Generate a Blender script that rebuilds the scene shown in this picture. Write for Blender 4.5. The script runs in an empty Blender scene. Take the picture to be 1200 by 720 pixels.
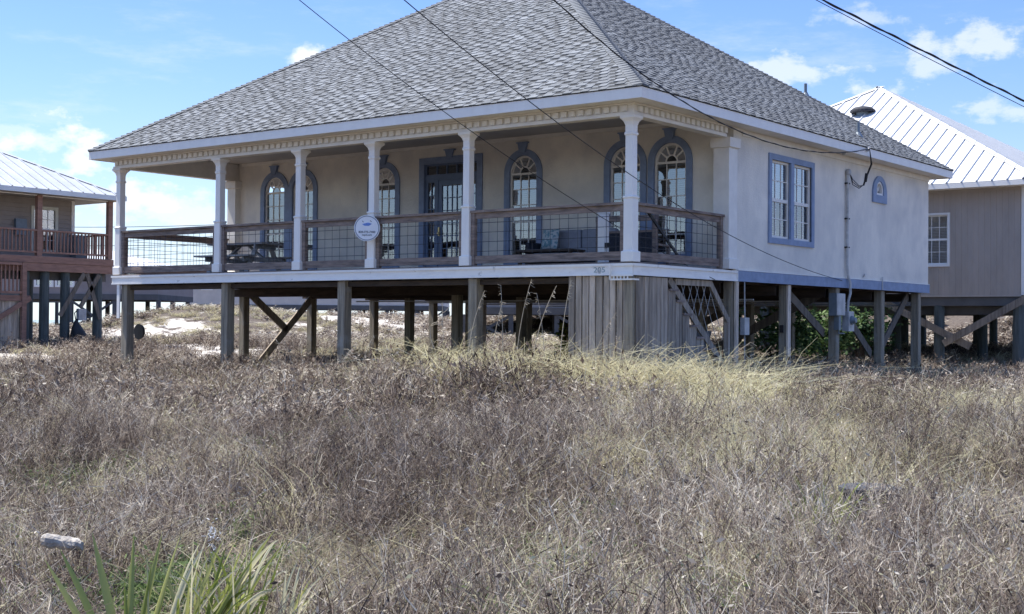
import bpy, bmesh, math, random
import numpy as np
from math import radians as RAD, sin, cos, pi, sqrt
from mathutils import Vector, Matrix
from mathutils.geometry import tessellate_polygon
random.seed(7)
S = bpy.context.scene
COL = S.collection

# ------------------------------------------------------------------ camera, sky, sun, exposure
CAM = Vector((12.468, -19.659, 1.583))
ROT = Matrix(((0.79388, 0.00105, 0.60807), (0.60802, -0.01409, -0.79380), (0.00773, 0.99990, -0.01182)))
FPX = 1562.0
cam = bpy.data.cameras.new('camera')
cam.sensor_width = 36.0
cam.lens = FPX * 36.0 / 1200.0
cam.clip_start = 0.1
cam.clip_end = 6000
camo = bpy.data.objects.new('camera', cam)
camo.matrix_world = Matrix.Translation(CAM) @ ROT.to_4x4()
COL.objects.link(camo)
S.camera = camo

SUN_DIR = Vector((-0.46, -0.085, 0.88)).normalized()
SKY_STRENGTH = 0.15
sun = bpy.data.lights.new('sun', 'SUN')
sun.energy = 3.5
sun.angle = RAD(0.55)
sun.color = (1.0, 0.955, 0.89)
suno = bpy.data.objects.new('sun', sun)
suno.rotation_euler = SUN_DIR.to_track_quat('Z', 'Y').to_euler()
suno.location = (0, 0, 30)
COL.objects.link(suno)

S.view_settings.view_transform = 'Standard'
S.view_settings.look = 'None'
S.view_settings.gamma = 1.0
S.view_settings.use_curve_mapping = False
S.view_settings.exposure = 1.48
S.render.engine = 'CYCLES'
S.cycles.max_bounces = 8
S.cycles.transparent_max_bounces = 16


def pix_dir(u, v):
    """direction through a photograph pixel, used only to find where things stand"""
    d = ROT @ Vector(((u - 600) / FPX, -(v - 360) / FPX, -1.0))
    return d


def at_depth(u, v, d):
    return CAM + pix_dir(u, v) * d


def on_x(u, v, X):
    r = pix_dir(u, v)
    return CAM + r * ((X - CAM.x) / r.x)


def on_y(u, v, Y):
    r = pix_dir(u, v)
    return CAM + r * ((Y - CAM.y) / r.y)


def node(nt, typ, **kw):
    n = nt.nodes.new(typ)
    for k, v in kw.items():
        setattr(n, k, v)
    return n


def mathn(nt, op, a, b=None, c=None, clamp=False):
    n = nt.nodes.new('ShaderNodeMath')
    n.operation = op
    n.use_clamp = clamp
    for i, x in enumerate((a, b, c)):
        if x is None:
            continue
        if hasattr(x, 'links'):
            nt.links.new(x, n.inputs[i])
        else:
            n.inputs[i].default_value = x
    return n.outputs[0]


world = bpy.data.worlds.new('World')
S.world = world
world.use_nodes = True
wt = world.node_tree
wt.nodes.clear()
wout = node(wt, 'ShaderNodeOutputWorld')
bg = node(wt, 'ShaderNodeBackground')
bg.inputs['Strength'].default_value = SKY_STRENGTH
wt.links.new(bg.outputs[0], wout.inputs[0])
sky = node(wt, 'ShaderNodeTexSky', sky_type='NISHITA')
sky.sun_disc = False
sky.sun_elevation = math.asin(SUN_DIR.z)
sky.sun_rotation = math.atan2(SUN_DIR.x, SUN_DIR.y)
sky.altitude = 0
sky.air_density = 1.0
sky.dust_density = 0.35
sky.ozone_density = 3.5
tc = node(wt, 'ShaderNodeTexCoord')
DIRV = tc.outputs['Generated']
sep = node(wt, 'ShaderNodeSeparateXYZ')
wt.links.new(DIRV, sep.inputs[0])


def cloud_noise(scale, detail, rough, stretch=1.0, off=(0, 0, 0)):
    mp = node(wt, 'ShaderNodeMapping')
    mp.inputs['Scale'].default_value = (1, 1, stretch)
    mp.inputs['Location'].default_value = off
    wt.links.new(DIRV, mp.inputs[0])
    n = node(wt, 'ShaderNodeTexNoise')
    n.inputs['Scale'].default_value = scale
    n.inputs['Detail'].default_value = detail
    n.inputs['Roughness'].default_value = rough
    wt.links.new(mp.outputs[0], n.inputs['Vector'])
    return n.outputs['Fac']


nz_fine = cloud_noise(34, 7, 0.6, 1.6)
nz_big = cloud_noise(11, 8, 0.62, 2.6, (3.1, 1.7, 0.4))
nz_wisp = cloud_noise(7, 9, 0.66, 4.5, (0.3, 5.2, 2.0))
# (u, v, half width px, half height px, opacity, noise amount)
CLOUDS = [
    (352, 70, 26, 17, 0.95, 1.0), (92, 196, 62, 42, 0.9, 1.0), (150, 232, 90, 34, 0.75, 1.1),
    (60, 175, 30, 20, 0.6, 1.1), (230, 250, 170, 34, 0.55, 1.1), (935, 88, 90, 24, 0.55, 1.3),
    (1010, 112, 70, 26, 0.6, 1.3), (1130, 45, 85, 26, 0.55, 1.3), (1010, 22, 60, 16, 0.35, 1.4),
    (1180, 130, 60, 18, 0.45, 1.3), (1082, 80, 26, 14, 0.5, 1.2), (10, 160, 40, 12, 0.35, 1.3),
    (-150, 190, 130, 50, 0.8, 1.1), (1380, 90, 150, 40, 0.6, 1.3), (1700, 150, 200, 60, 0.7, 1.2),
    (-600, 200, 220, 60, 0.8, 1.1),
]
total = None
for (u, v, hw, hh, op, na) in CLOUDS:
    d = pix_dir(u, v).normalized()
    sub = node(wt, 'ShaderNodeVectorMath', operation='SUBTRACT')
    wt.links.new(DIRV, sub.inputs[0])
    sub.inputs[1].default_value = d
    mul = node(wt, 'ShaderNodeVectorMath', operation='MULTIPLY')
    wt.links.new(sub.outputs[0], mul.inputs[0])
    sx = FPX / hw
    mul.inputs[1].default_value = (sx, sx, FPX / hh)
    ln = node(wt, 'ShaderNodeVectorMath', operation='LENGTH')
    wt.links.new(mul.outputs[0], ln.inputs[0])
    base = mathn(wt, 'SUBTRACT', 1.0, ln.outputs['Value'])
    nn = mathn(wt, 'MULTIPLY_ADD', nz_fine, 2.6 * na, -1.3 * na)
    n2 = mathn(wt, 'MULTIPLY_ADD', nz_big, 3.0 * na, -1.5 * na)
    s1 = mathn(wt, 'ADD', base, nn)
    s2 = mathn(wt, 'ADD', s1, n2)
    mr = node(wt, 'ShaderNodeMapRange', interpolation_type='SMOOTHSTEP')
    mr.inputs['From Min'].default_value = 0.0
    mr.inputs['From Max'].default_value = 0.85
    mr.inputs['To Max'].default_value = op
    wt.links.new(s2, mr.inputs['Value'])
    total = mr.outputs[0] if total is None else mathn(wt, 'MAXIMUM', total, mr.outputs[0])
wmr = node(wt, 'ShaderNodeMapRange', interpolation_type='SMOOTHSTEP')
wmr.inputs['From Min'].default_value = 0.50
wmr.inputs['From Max'].default_value = 0.80
wmr.inputs['To Max'].default_value = 0.32
wt.links.new(nz_wisp, wmr.inputs['Value'])
total = mathn(wt, 'MAXIMUM', total, wmr.outputs[0])
# haze bank low over the sea
hz = node(wt, 'ShaderNodeMapRange', interpolation_type='SMOOTHSTEP')
hz.inputs['From Min'].default_value = 0.19
hz.inputs['From Max'].default_value = -0.02
hz.inputs['To Max'].default_value = 0.38
wt.links.new(sep.outputs['Z'], hz.inputs['Value'])
total = mathn(wt, 'MAXIMUM', total, hz.outputs[0], clamp=True)
grad = node(wt, 'ShaderNodeValToRGB')
zz = mathn(wt, 'MAXIMUM', sep.outputs['Z'], 0.0)
wt.links.new(zz, grad.inputs[0])
ge = grad.color_ramp.elements
for p_, c_ in ((0.0, (1.6, 2.1, 2.45)), (0.10, (0.88, 1.5, 2.5)), (0.24, (0.45, 0.95, 2.4)), (1.0, (0.45, 0.9, 2.1))):
    e_ = ge[0] if p_ == 0.0 else (ge[-1] if p_ == 1.0 else ge.new(p_))
    e_.position = p_
    e_.color = (*[q / 5 for q in c_], 1)
# the sky pales towards the sun's side
sdot = node(wt, 'ShaderNodeVectorMath', operation='DOT_PRODUCT')
wt.links.new(DIRV, sdot.inputs[0])
sdot.inputs[1].default_value = (SUN_DIR.x, SUN_DIR.y, 0)
sunside = node(wt, 'ShaderNodeMapRange', interpolation_type='SMOOTHSTEP')
sunside.inputs['From Min'].default_value = -0.05
sunside.inputs['From Max'].default_value = 0.50
wt.links.new(sdot.outputs['Value'], sunside.inputs['Value'])
pale = node(wt, 'ShaderNodeMix', data_type='RGBA')
pale.inputs['A'].default_value = (0.86, 0.86, 0.98, 1)
pale.inputs['B'].default_value = (1.16, 1.14, 1.05, 1)
wt.links.new(sunside.outputs[0], pale.inputs['Factor'])
palem = node(wt, 'ShaderNodeMix', data_type='RGBA', blend_type='MULTIPLY')
palem.inputs['Factor'].default_value = 1.0
wt.links.new(grad.outputs[0], palem.inputs['A'])
wt.links.new(pale.outputs['Result'], palem.inputs['B'])
gs = node(wt, 'ShaderNodeVectorMath', operation='SCALE')
wt.links.new(palem.outputs['Result'], gs.inputs[0])
gs.inputs['Scale'].default_value = 5.0
skym = node(wt, 'ShaderNodeMix', data_type='RGBA')
skym.inputs['Factor'].default_value = 0.85
wt.links.new(sky.outputs[0], skym.inputs['A'])
wt.links.new(gs.outputs[0], skym.inputs['B'])
mixc = node(wt, 'ShaderNodeMix', data_type='RGBA')
wt.links.new(total, mixc.inputs['Factor'])
wt.links.new(skym.outputs['Result'], mixc.inputs['A'])
mixc.inputs['B'].default_value = (2.75, 2.8, 2.85, 1)
wt.links.new(mixc.outputs['Result'], bg.inputs['Color'])

# ------------------------------------------------------------------ materials
MATS = {}


def mat(name, col, rough=0.7, var=0.12, scale=(6, 6, 6), col2=None, detail=6, bump=0.0, bscale=60,
        metal=0.0, spec=0.4, spots=None, tone=False, lo=0.35, hi=0.65):
    """procedural Principled material: colour mottled by object-space noise, optional second colour,
    fine bump, optional per-piece tone from the 'tone' attribute"""
    if name in MATS:
        return MATS[name]
    m = bpy.data.materials.new(name)
    m.use_nodes = True
    nt = m.node_tree
    b = nt.nodes['Principled BSDF']
    b.inputs['Roughness'].default_value = rough
    b.inputs['Metallic'].default_value = metal
    b.inputs['Specular IOR Level'].default_value = spec
    t = node(nt, 'ShaderNodeTexCoord')
    mp = node(nt, 'ShaderNodeMapping')
    mp.inputs['Scale'].default_value = scale
    nt.links.new(t.outputs['Object'], mp.inputs[0])
    nz = node(nt, 'ShaderNodeTexNoise')
    nz.inputs['Scale'].default_value = 1.0
    nz.inputs['Detail'].default_value = detail
    nz.inputs['Roughness'].default_value = 0.65
    nt.links.new(mp.outputs[0], nz.inputs['Vector'])
    mr = node(nt, 'ShaderNodeMapRange')
    mr.inputs['From Min'].default_value = lo
    mr.inputs['From Max'].default_value = hi
    nt.links.new(nz.outputs['Fac'], mr.inputs['Value'])
    if col2 is None:
        col2 = tuple(c * (1 - 2 * var) for c in col)
        col = tuple(min(1, c * (1 + var)) for c in col)
    mx = node(nt, 'ShaderNodeMix', data_type='RGBA')
    mx.inputs['A'].default_value = (*col2, 1)
    mx.inputs['B'].default_value = (*col, 1)
    nt.links.new(mr.outputs[0], mx.inputs['Factor'])
    out = mx.outputs['Result']
    if spots:
        n2 = node(nt, 'ShaderNodeTexNoise')
        n2.inputs['Scale'].default_value = spots[1]
        n2.inputs['Detail'].default_value = 5
        nt.links.new(t.outputs['Object'], n2.inputs['Vector'])
        m2 = node(nt, 'ShaderNodeMapRange')
        m2.inputs['From Min'].default_value = spots[2]
        m2.inputs['From Max'].default_value = spots[2] + 0.08
        m2.inputs['To Max'].default_value = spots[3]
        m2.inputs['From Max'].default_value = spots[2] + (spots[4] if len(spots) > 4 else .08)
        nt.links.new(n2.outputs['Fac'], m2.inputs['Value'])
        mx2 = node(nt, 'ShaderNodeMix', data_type='RGBA')
        nt.links.new(m2.outputs[0], mx2.inputs['Factor'])
        nt.links.new(out, mx2.inputs['A'])
        mx2.inputs['B'].default_value = (*spots[0], 1)
        out = mx2.outputs['Result']
    if tone:
        at = node(nt, 'ShaderNodeAttribute', attribute_name='tone')
        m3 = node(nt, 'ShaderNodeMix', data_type='RGBA', blend_type='MULTIPLY')
        m3.inputs['Factor'].default_value = 1
        nt.links.new(out, m3.inputs['A'])
        nt.links.new(at.outputs['Color'], m3.inputs['B'])
        out = m3.outputs['Result']
    nt.links.new(out, b.inputs['Base Color'])
    if bump:
        bn = node(nt, 'ShaderNodeTexNoise')
        bn.inputs['Scale'].default_value = bscale
        bn.inputs['Detail'].default_value = 4
        nt.links.new(t.outputs['Object'], bn.inputs['Vector'])
        bp = node(nt, 'ShaderNodeBump')
        bp.inputs['Strength'].default_value = bump
        bp.inputs['Distance'].default_value = 0.02
        nt.links.new(bn.outputs['Fac'], bp.inputs['Height'])
        nt.links.new(bp.outputs[0], b.inputs['Normal'])
    MATS[name] = m
    return m


STUCCO = mat('stucco', (0.86, 0.80, 0.69), 0.9, scale=(0.9, 0.9, 0.55), col2=(0.68, 0.64, 0.57), bump=0.5, bscale=28,
             spots=((0.52, 0.50, 0.47), 1.3, 0.46, 0.55, .25))
TRIMW = mat('cream_trim', (0.80, 0.76, 0.69), 0.6, 0.04, (3, 3, 3))
WHITE = mat('white_paint', (0.88, 0.84, 0.77), 0.5, scale=(4, 4, 2), col2=(0.82, 0.78, 0.715), bump=0.1)
WHITEW = mat('weathered_white_board', (0.88, 0.845, 0.78), 0.6, scale=(3, 3, 9), col2=(0.78, 0.745, 0.69), lo=0.3, hi=0.5,
             spots=((0.33, 0.30, 0.27), 5, 0.66, 0.7))
BLUE = mat('blue_trim', (0.22, 0.285, 0.415), 0.55, 0.08, (5, 5, 5))
BLUEDOOR = mat('blue_door_paint', (0.12, 0.17, 0.27), 0.45, 0.06, (5, 5, 5))
CEIL = mat('porch_ceiling', (0.52, 0.50, 0.47), 0.8, 0.06, (1.2, 1.2, 1.2))
BROWNWOOD = mat('weathered_rail_wood', (0.32, 0.245, 0.20), 0.8, scale=(2.5, 2.5, 18), col2=(0.13, 0.10, 0.085), bump=0.5, bscale=50)
GREYWOOD = mat('grey_weathered_wood', (0.56, 0.465, 0.365), 0.9, scale=(14, 14, 1.1), col2=(0.27, 0.22, 0.17), bump=0.6, bscale=45,
               tone=True)
PILE = mat('pile_wood', (0.38, 0.325, 0.24), 0.9, scale=(16, 16, 1.0), col2=(0.17, 0.145, 0.108), bump=0.7, bscale=40,
           spots=((0.33, 0.31, 0.27), 3.0, 0.60, 0.6))
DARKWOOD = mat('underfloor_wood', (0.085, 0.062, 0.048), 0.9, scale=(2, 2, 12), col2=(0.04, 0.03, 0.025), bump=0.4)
TABLEWOOD = mat('silver_table_wood', (0.48, 0.46, 0.43), 0.9, scale=(2, 14, 14), col2=(0.26, 0.25, 0.24), bump=0.4)
WIRE = mat('galvanised_wire', (0.06, 0.06, 0.065), 0.6, 0.1)
BLACK = mat('black_rubber', (0.015, 0.015, 0.017), 0.6, 0.1)
GREYMETAL = mat('grey_box_metal', (0.20, 0.235, 0.26), 0.5, 0.08, (5, 5, 5), metal=0.2)
LIGHTMETAL = mat('light_grey_metal', (0.45, 0.45, 0.45), 0.5, 0.12, (5, 5, 5), metal=0.2)
CONDUIT = mat('conduit', (0.48, 0.47, 0.45), 0.55, 0.15, (2, 2, 6))
ROOFBASE = mat('roof_underlay', (0.05, 0.05, 0.053), 0.95, 0.1, (4, 4, 4))
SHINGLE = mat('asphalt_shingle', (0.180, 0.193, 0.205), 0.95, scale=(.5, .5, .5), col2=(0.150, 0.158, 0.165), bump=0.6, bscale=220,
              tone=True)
METALROOF = mat('white_metal_roof', (0.62, 0.625, 0.62), 0.4, 0.03, (1, 1, 1), metal=0.0, spec=0.5)
GALVROOF = mat('galvalume_roof', (0.58, 0.59, 0.59), 0.4, 0.05, (1.5, 1.5, 1.5), metal=0.3)
SIDETAUPE = mat('taupe_siding', (0.46, 0.385, 0.32), 0.7, 0.06, (2, 2, 0.6))
SIDEGREY = mat('brown_grey_siding', (0.33, 0.28, 0.24), 0.7, 0.06, (2, 2, 2))
REDWOOD = mat('red_brown_stain', (0.29, 0.16, 0.115), 0.7, 0.12, (3, 3, 12))
PILEDARK = mat('dark_pile_wood', (0.11, 0.13, 0.125), 0.9, scale=(10, 10, 1.2), col2=(0.06, 0.07, 0.068), bump=0.5)
FARWALL = mat('far_grey_wall', (0.66, 0.58, 0.50), 0.8, 0.05, (1, 1, 1))
FARDARK = mat('far_dark_wood', (0.12, 0.115, 0.11), 0.9, 0.12, (1, 1, 1))
FARDECK = mat('far_deck_wood', (0.26, 0.25, 0.245), 0.9, 0.12, (1, 1, 1))
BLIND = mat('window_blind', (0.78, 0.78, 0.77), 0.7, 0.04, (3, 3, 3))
BLINDD = mat('dark_blind', (0.40, 0.42, 0.45), 0.7, 0.04, (3, 3, 3))  # darker slats, all porch windows but the left pair
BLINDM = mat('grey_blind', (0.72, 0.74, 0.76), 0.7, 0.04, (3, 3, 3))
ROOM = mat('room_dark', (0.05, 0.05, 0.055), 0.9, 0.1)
WICKER = mat('dark_wicker', (0.022, 0.026, 0.04), 0.6, 0.3, (40, 40, 40), bump=0.8, bscale=90)
CUSHION = mat('grey_cushion', (0.30, 0.31, 0.34), 0.9, 0.06, (9, 9, 9), bump=0.2)
PILLOW = mat('leafy_pillow', (0.55, 0.58, 0.55), 0.9, scale=(16, 16, 16), col2=(0.16, 0.30, 0.33), lo=0.44, hi=0.52)
NUMBERM = mat('faded_number_paint', (0.35, 0.42, 0.42), 0.7, 0.1)
SIGNW = mat('sign_white', (0.80, 0.82, 0.84), 0.35, 0.02)
SIGNB = mat('sign_ring_grey', (0.20, 0.24, 0.30), 0.5, 0.05)
SIGNT = mat('sign_text_grey', (0.10, 0.13, 0.15), 0.5, 0.05)
SIGNL = mat('sign_boat_blue', (0.16, 0.30, 0.70), 0.5, 0.15, (20, 20, 20))
BRASS = mat('brass', (0.45, 0.34, 0.16), 0.35, 0.1, metal=0.8)
ROCK = mat('pale_concrete', (0.50, 0.46, 0.39), 0.95, scale=(14, 14, 14), col2=(0.22, 0.20, 0.18), bump=0.8, bscale=30)
LIDM = mat('slate_lid', (0.06, 0.062, 0.07), 0.95, 0.2, (9, 9, 9), bump=0.3)
FLUFF = mat('white_fluff', (0.72, 0.71, 0.68), 0.9, 0.1)
SEAM = mat('sea_water', (0.10, 0.19, 0.24), 0.12, 0.2, (0.05, 0.05, 0.05), bump=0.6, bscale=0.8)


def glass_mat(nm='window_glass', ior=2.9):
    m = bpy.data.materials.new(nm)
    m.use_nodes = True
    nt = m.node_tree
    nt.nodes.clear()
    o = node(nt, 'ShaderNodeOutputMaterial')
    tr = node(nt, 'ShaderNodeBsdfTransparent')
    tr.inputs[0].default_value = (0.82, 0.86, 0.88, 1)
    gl = node(nt, 'ShaderNodeBsdfGlossy')
    gl.inputs['Roughness'].default_value = 0.02
    gl.inputs['Color'].default_value = (0.95, 0.97, 1, 1)
    fr = node(nt, 'ShaderNodeFresnel')
    fr.inputs['IOR'].default_value = ior
    t = node(nt, 'ShaderNodeTexCoord')
    nz = node(nt, 'ShaderNodeTexNoise')
    nz.inputs['Scale'].default_value = 2.5
    nt.links.new(t.outputs['Object'], nz.inputs['Vector'])
    bp = node(nt, 'ShaderNodeBump')
    bp.inputs['Strength'].default_value = 0.02
    bp.inputs['Distance'].default_value = 0.05
    nt.links.new(nz.outputs['Fac'], bp.inputs['Height'])
    nt.links.new(bp.outputs[0], gl.inputs['Normal'])
    mx = node(nt, 'ShaderNodeMixShader')
    nt.links.new(fr.outputs[0], mx.inputs[0])
    nt.links.new(tr.outputs[0], mx.inputs[1])
    nt.links.new(gl.outputs[0], mx.inputs[2])
    nt.links.new(mx.outputs[0], o.inputs[0])
    return m


GLASS = glass_mat()
GLASSC = glass_mat('coated_window_glass', 5.0)


def plant_mat(name, ramp, trans=0.35, inst=True, rough=0.7, tipdark=0.0):
    """leaf / stalk material: diffuse with light passing through; colour picked from a ramp by each
    strand's own 'tone' value, shifted by the patch value of its clump"""
    m = bpy.data.materials.new(name)
    m.use_nodes = True
    nt = m.node_tree
    nt.nodes.clear()
    o = node(nt, 'ShaderNodeOutputMaterial')
    at = node(nt, 'ShaderNodeAttribute', attribute_name='tone')
    sp = node(nt, 'ShaderNodeSeparateColor')
    nt.links.new(at.outputs['Color'], sp.inputs[0])
    val = sp.outputs[0]
    if inst:
        a2 = node(nt, 'ShaderNodeAttribute', attribute_name='patch')
        a2.attribute_type = 'INSTANCER'
        s = mathn(nt, 'MULTIPLY_ADD', a2.outputs['Fac'], 0.55, -0.275)
        val = mathn(nt, 'ADD', val, s, clamp=True)
    cr = node(nt, 'ShaderNodeValToRGB')
    els = cr.color_ramp.elements
    while len(els) < len(ramp):
        els.new(0.5)
    for i, (p, c) in enumerate(ramp):
        els[i].position = p
        els[i].color = (*c, 1)
    nt.links.new(val, cr.inputs[0])
    d = node(nt, 'ShaderNodeBsdfDiffuse')
    t = node(nt, 'ShaderNodeBsdfTranslucent')
    g = node(nt, 'ShaderNodeBsdfGlossy')
    g.inputs['Roughness'].default_value = 0.6
    nt.links.new(cr.outputs[0], d.inputs[0])
    nt.links.new(cr.outputs[0], t.inputs[0])
    m1 = node(nt, 'ShaderNodeMixShader')
    m1.inputs[0].default_value = trans
    nt.links.new(d.outputs[0], m1.inputs[1])
    nt.links.new(t.outputs[0], m1.inputs[2])
    m2 = node(nt, 'ShaderNodeMixShader')
    m2.inputs[0].default_value = 0.015
    nt.links.new(m1.outputs[0], m2.inputs[1])
    nt.links.new(g.outputs[0], m2.inputs[2])
    nt.links.new(m2.outputs[0], o.inputs[0])
    return m


# ------------------------------------------------------------------ mesh helpers
class MB:
    def __init__(self):
        self.v, self.f, self.t = [], [], []
        self.tone = 1.0

    def add(self, vs, fs):
        n = len(self.v)
        self.v += [tuple(p) for p in vs]
        self.f += [tuple(i + n for i in f) for f in fs]
        self.t += [self.tone] * len(vs)

    def box(self, x0, y0, z0, x1, y1, z1):
        if x0 > x1: x0, x1 = x1, x0
        if y0 > y1: y0, y1 = y1, y0
        if z0 > z1: z0, z1 = z1, z0
        self.add([(x0, y0, z0), (x1, y0, z0), (x1, y1, z0), (x0, y1, z0), (x0, y0, z1), (x1, y0, z1), (x1, y1, z1), (x0, y1, z1)],
                 [(0, 3, 2, 1), (4, 5, 6, 7), (0, 1, 5, 4), (1, 2, 6, 5), (2, 3, 7, 6), (3, 0, 4, 7)])

    def hexa(self, p):          # 8 points: bottom ring 0-3, top ring 4-7
        self.add(p, [(0, 3, 2, 1), (4, 5, 6, 7), (0, 1, 5, 4), (1, 2, 6, 5), (2, 3, 7, 6), (3, 0, 4, 7)])

    def beam(self, a, b, w, h, up=(0, 0, 1)):
        a, b = Vector(a), Vector(b)
        d = (b - a).normalized()
        s = d.cross(Vector(up))
        if s.length < 1e-5:
            s = d.cross(Vector((1, 0, 0)))
        s.normalize()
        n = s.cross(d)
        q = [(-w / 2, -h / 2), (w / 2, -h / 2), (w / 2, h / 2), (-w / 2, h / 2)]
        self.hexa([a + s * i + n * j for i, j in q] + [b + s * i + n * j for i, j in q])

    def tube(self, pts, r, k=6, r1=None, cap=True):
        pts = [Vector(p) for p in pts]
        r1 = r if r1 is None else r1
        vs, fs = [], []
        prev = None
        for i, p in enumerate(pts):
            d = (pts[min(i + 1, len(pts) - 1)] - pts[max(i - 1, 0)]).normalized()
            if prev is None:
                s = d.cross(Vector((0, 0, 1)))
                if s.length < 1e-3:
                    s = d.cross(Vector((1, 0, 0)))
            else:
                s = prev - d * prev.dot(d)
            s.normalize()
            prev = s
            n = s.cross(d)
            rr = r + (r1 - r) * i / max(1, len(pts) - 1)
            vs += [p + (s * cos(2 * pi * j / k) + n * sin(2 * pi * j / k)) * rr for j in range(k)]
        for i in range(len(pts) - 1):
            for j in range(k):
                a, b = i * k + j, i * k + (j + 1) % k
                fs.append((a, b, b + k, a + k))
        if cap:
            fs.append(tuple(range(k - 1, -1, -1)))
            fs.append(tuple(range((len(pts) - 1) * k, len(pts) * k)))
        self.add(vs, fs)

    def sqloft(self, x, y, prof):     # square loft: list of (z, half width)
        vs, fs = [], []
        for z, w in prof:
            vs += [(x - w, y - w, z), (x + w, y - w, z), (x + w, y + w, z), (x - w, y + w, z)]
        for i in range(len(prof) - 1):
            for j in range(4):
                a, b = i * 4 + j, i * 4 + (j + 1) % 4
                fs.append((a, b, b + 4, a + 4))
        fs.append((3, 2, 1, 0))
        n = len(prof) * 4
        fs.append((n - 4, n - 3, n - 2, n - 1))
        self.add(vs, fs)

    def lathe(self, c, prof, k=20):   # about vertical axis: list of (z, r)
        vs, fs = [], []
        for z, r in prof:
            vs += [(c[0] + r * cos(2 * pi * j / k), c[1] + r * sin(2 * pi * j / k), c[2] + z) for j in range(k)]
        for i in range(len(prof) - 1):
            for j in range(k):
                a, b = i * k + j, i * k + (j + 1) % k
                fs.append((a, b, b + k, a + k))
        fs.append(tuple(range(k - 1, -1, -1)))
        fs.append(tuple(range((len(prof) - 1) * k, len(prof) * k)))
        self.add(vs, fs)

    def plate(self, loops, fn, t0, t1):
        """solid plate from 2D loops (outer + holes); fn(a, b, t) maps to world"""
        pts = [p for l in loops for p in l]
        n = len(pts)
        tris = tessellate_polygon([[Vector((a, b, 0)) for a, b in l] for l in loops])
        vs = [fn(a, b, t0) for a, b in pts] + [fn(a, b, t1) for a, b in pts]
        fs = [tuple(t) for t in tris] + [tuple(i + n for i in reversed(t)) for t in tris]
        k = 0
        for l in loops:
            m = len(l)
            for i in range(m):
                a, b = k + i, k + (i + 1) % m
                fs.append((a, b, b + n, a + n))
            k += m
        self.add(vs, fs)

    def build(self, name, material, parent=None, recalc=True, smooth=False):
        me = bpy.data.meshes.new(name)
        me.from_pydata(self.v, [], self.f)
        if recalc and len(self.f) < 4000:
            bm = bmesh.new()
            bm.from_mesh(me)
            bmesh.ops.recalc_face_normals(bm, faces=bm.faces)
            bm.to_mesh(me)
            bm.free()
        ca = me.color_attributes.new('tone', 'FLOAT_COLOR', 'POINT')
        t = np.ones((len(self.v), 4), np.float32)
        t[:, :3] = np.array(self.t, np.float32)[:, None]
        ca.data.foreach_set('color', t.ravel())
        me.materials.append(material)
        if smooth:
            me.polygons.foreach_set('use_smooth', [True] * len(me.polygons))
        me.update()
        return link(name, me, parent)


def link(name, me, parent=None):
    o = bpy.data.objects.new(name, me)
    COL.objects.link(o)
    if parent is not None:
        o.parent = parent
        if parent.get('_root'):
            o.matrix_parent_inverse = Matrix.Translation(parent.location).inverted()
    return o


def thing(name, label, cat, loc=(0, 0, 0), group=None):
    o = bpy.data.objects.new(name, None)
    o.empty_display_size = 0.3
    o.location = loc
    COL.objects.link(o)
    o['_root'] = 1
    tag(o, label, cat, group)
    return o


def tag(o, label=None, cat=None, group=None, kind=None):
    if label: o['label'] = label
    if cat: o['category'] = cat
    if group: o['group'] = group
    if kind: o['kind'] = kind
    return o


def stuff(o, label=None, cat=None):
    return tag(o, label, cat, None, 'stuff')


def children_of(o):
    return [c for c in bpy.data.objects if c.parent == o]


def copy_tree(src, kids):
    """kids: {object: [children]} gathered once"""
    c = src.copy()
    COL.objects.link(c)
    for k in kids.get(src, []):
        kc = copy_tree(k, kids)
        kc.parent = c
    return c


def P(name, m, parent, *boxes, tone=1.0):
    b = MB()
    b.tone = tone
    for x in boxes:
        b.box(*x)
    return b.build(name, m, parent)


FRONT = lambda Y, s=1: (lambda a, b, t: (a, Y + t, b))         # plate in XZ, depth along Y
SIDE = lambda X: (lambda a, b, t: (X + t, a, b))               # plate in YZ, depth along X


def arch_loop(c, hw, z0, zs, n=20, rx=None):
    """arch outline: half width hw, sill z0, spring zs"""
    rx = rx or hw
    pts = [(c - hw, z0), (c + hw, z0)]
    for i in range(n + 1):
        a = pi * i / n
        pts.append((c + hw * cos(a), zs + rx * sin(a)))
    return pts


def rect_loop(a0, b0, a1, b1):
    return [(a0, b0), (a1, b0), (a1, b1), (a0, b1)]


# ------------------------------------------------------------------ ground
def sstep(a, b, x):
    t = np.clip((x - a) / (b - a), 0, 1)
    return t * t * (3 - 2 * t)


DUNE = at_depth(250, 375, 74)
DUNE2 = at_depth(380, 375, 84)
DUNE3 = at_depth(60, 375, 90)
BERMS = [(at_depth(u_, 380, d_), h_, r_) for u_, d_, h_, r_ in ((620, 78, .75, 9), (760, 74, .7, 9), (900, 70, .7, 9), (1050, 66, .75, 8), (1180, 62, .8, 8), (1330, 62, .8, 10))]


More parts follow.
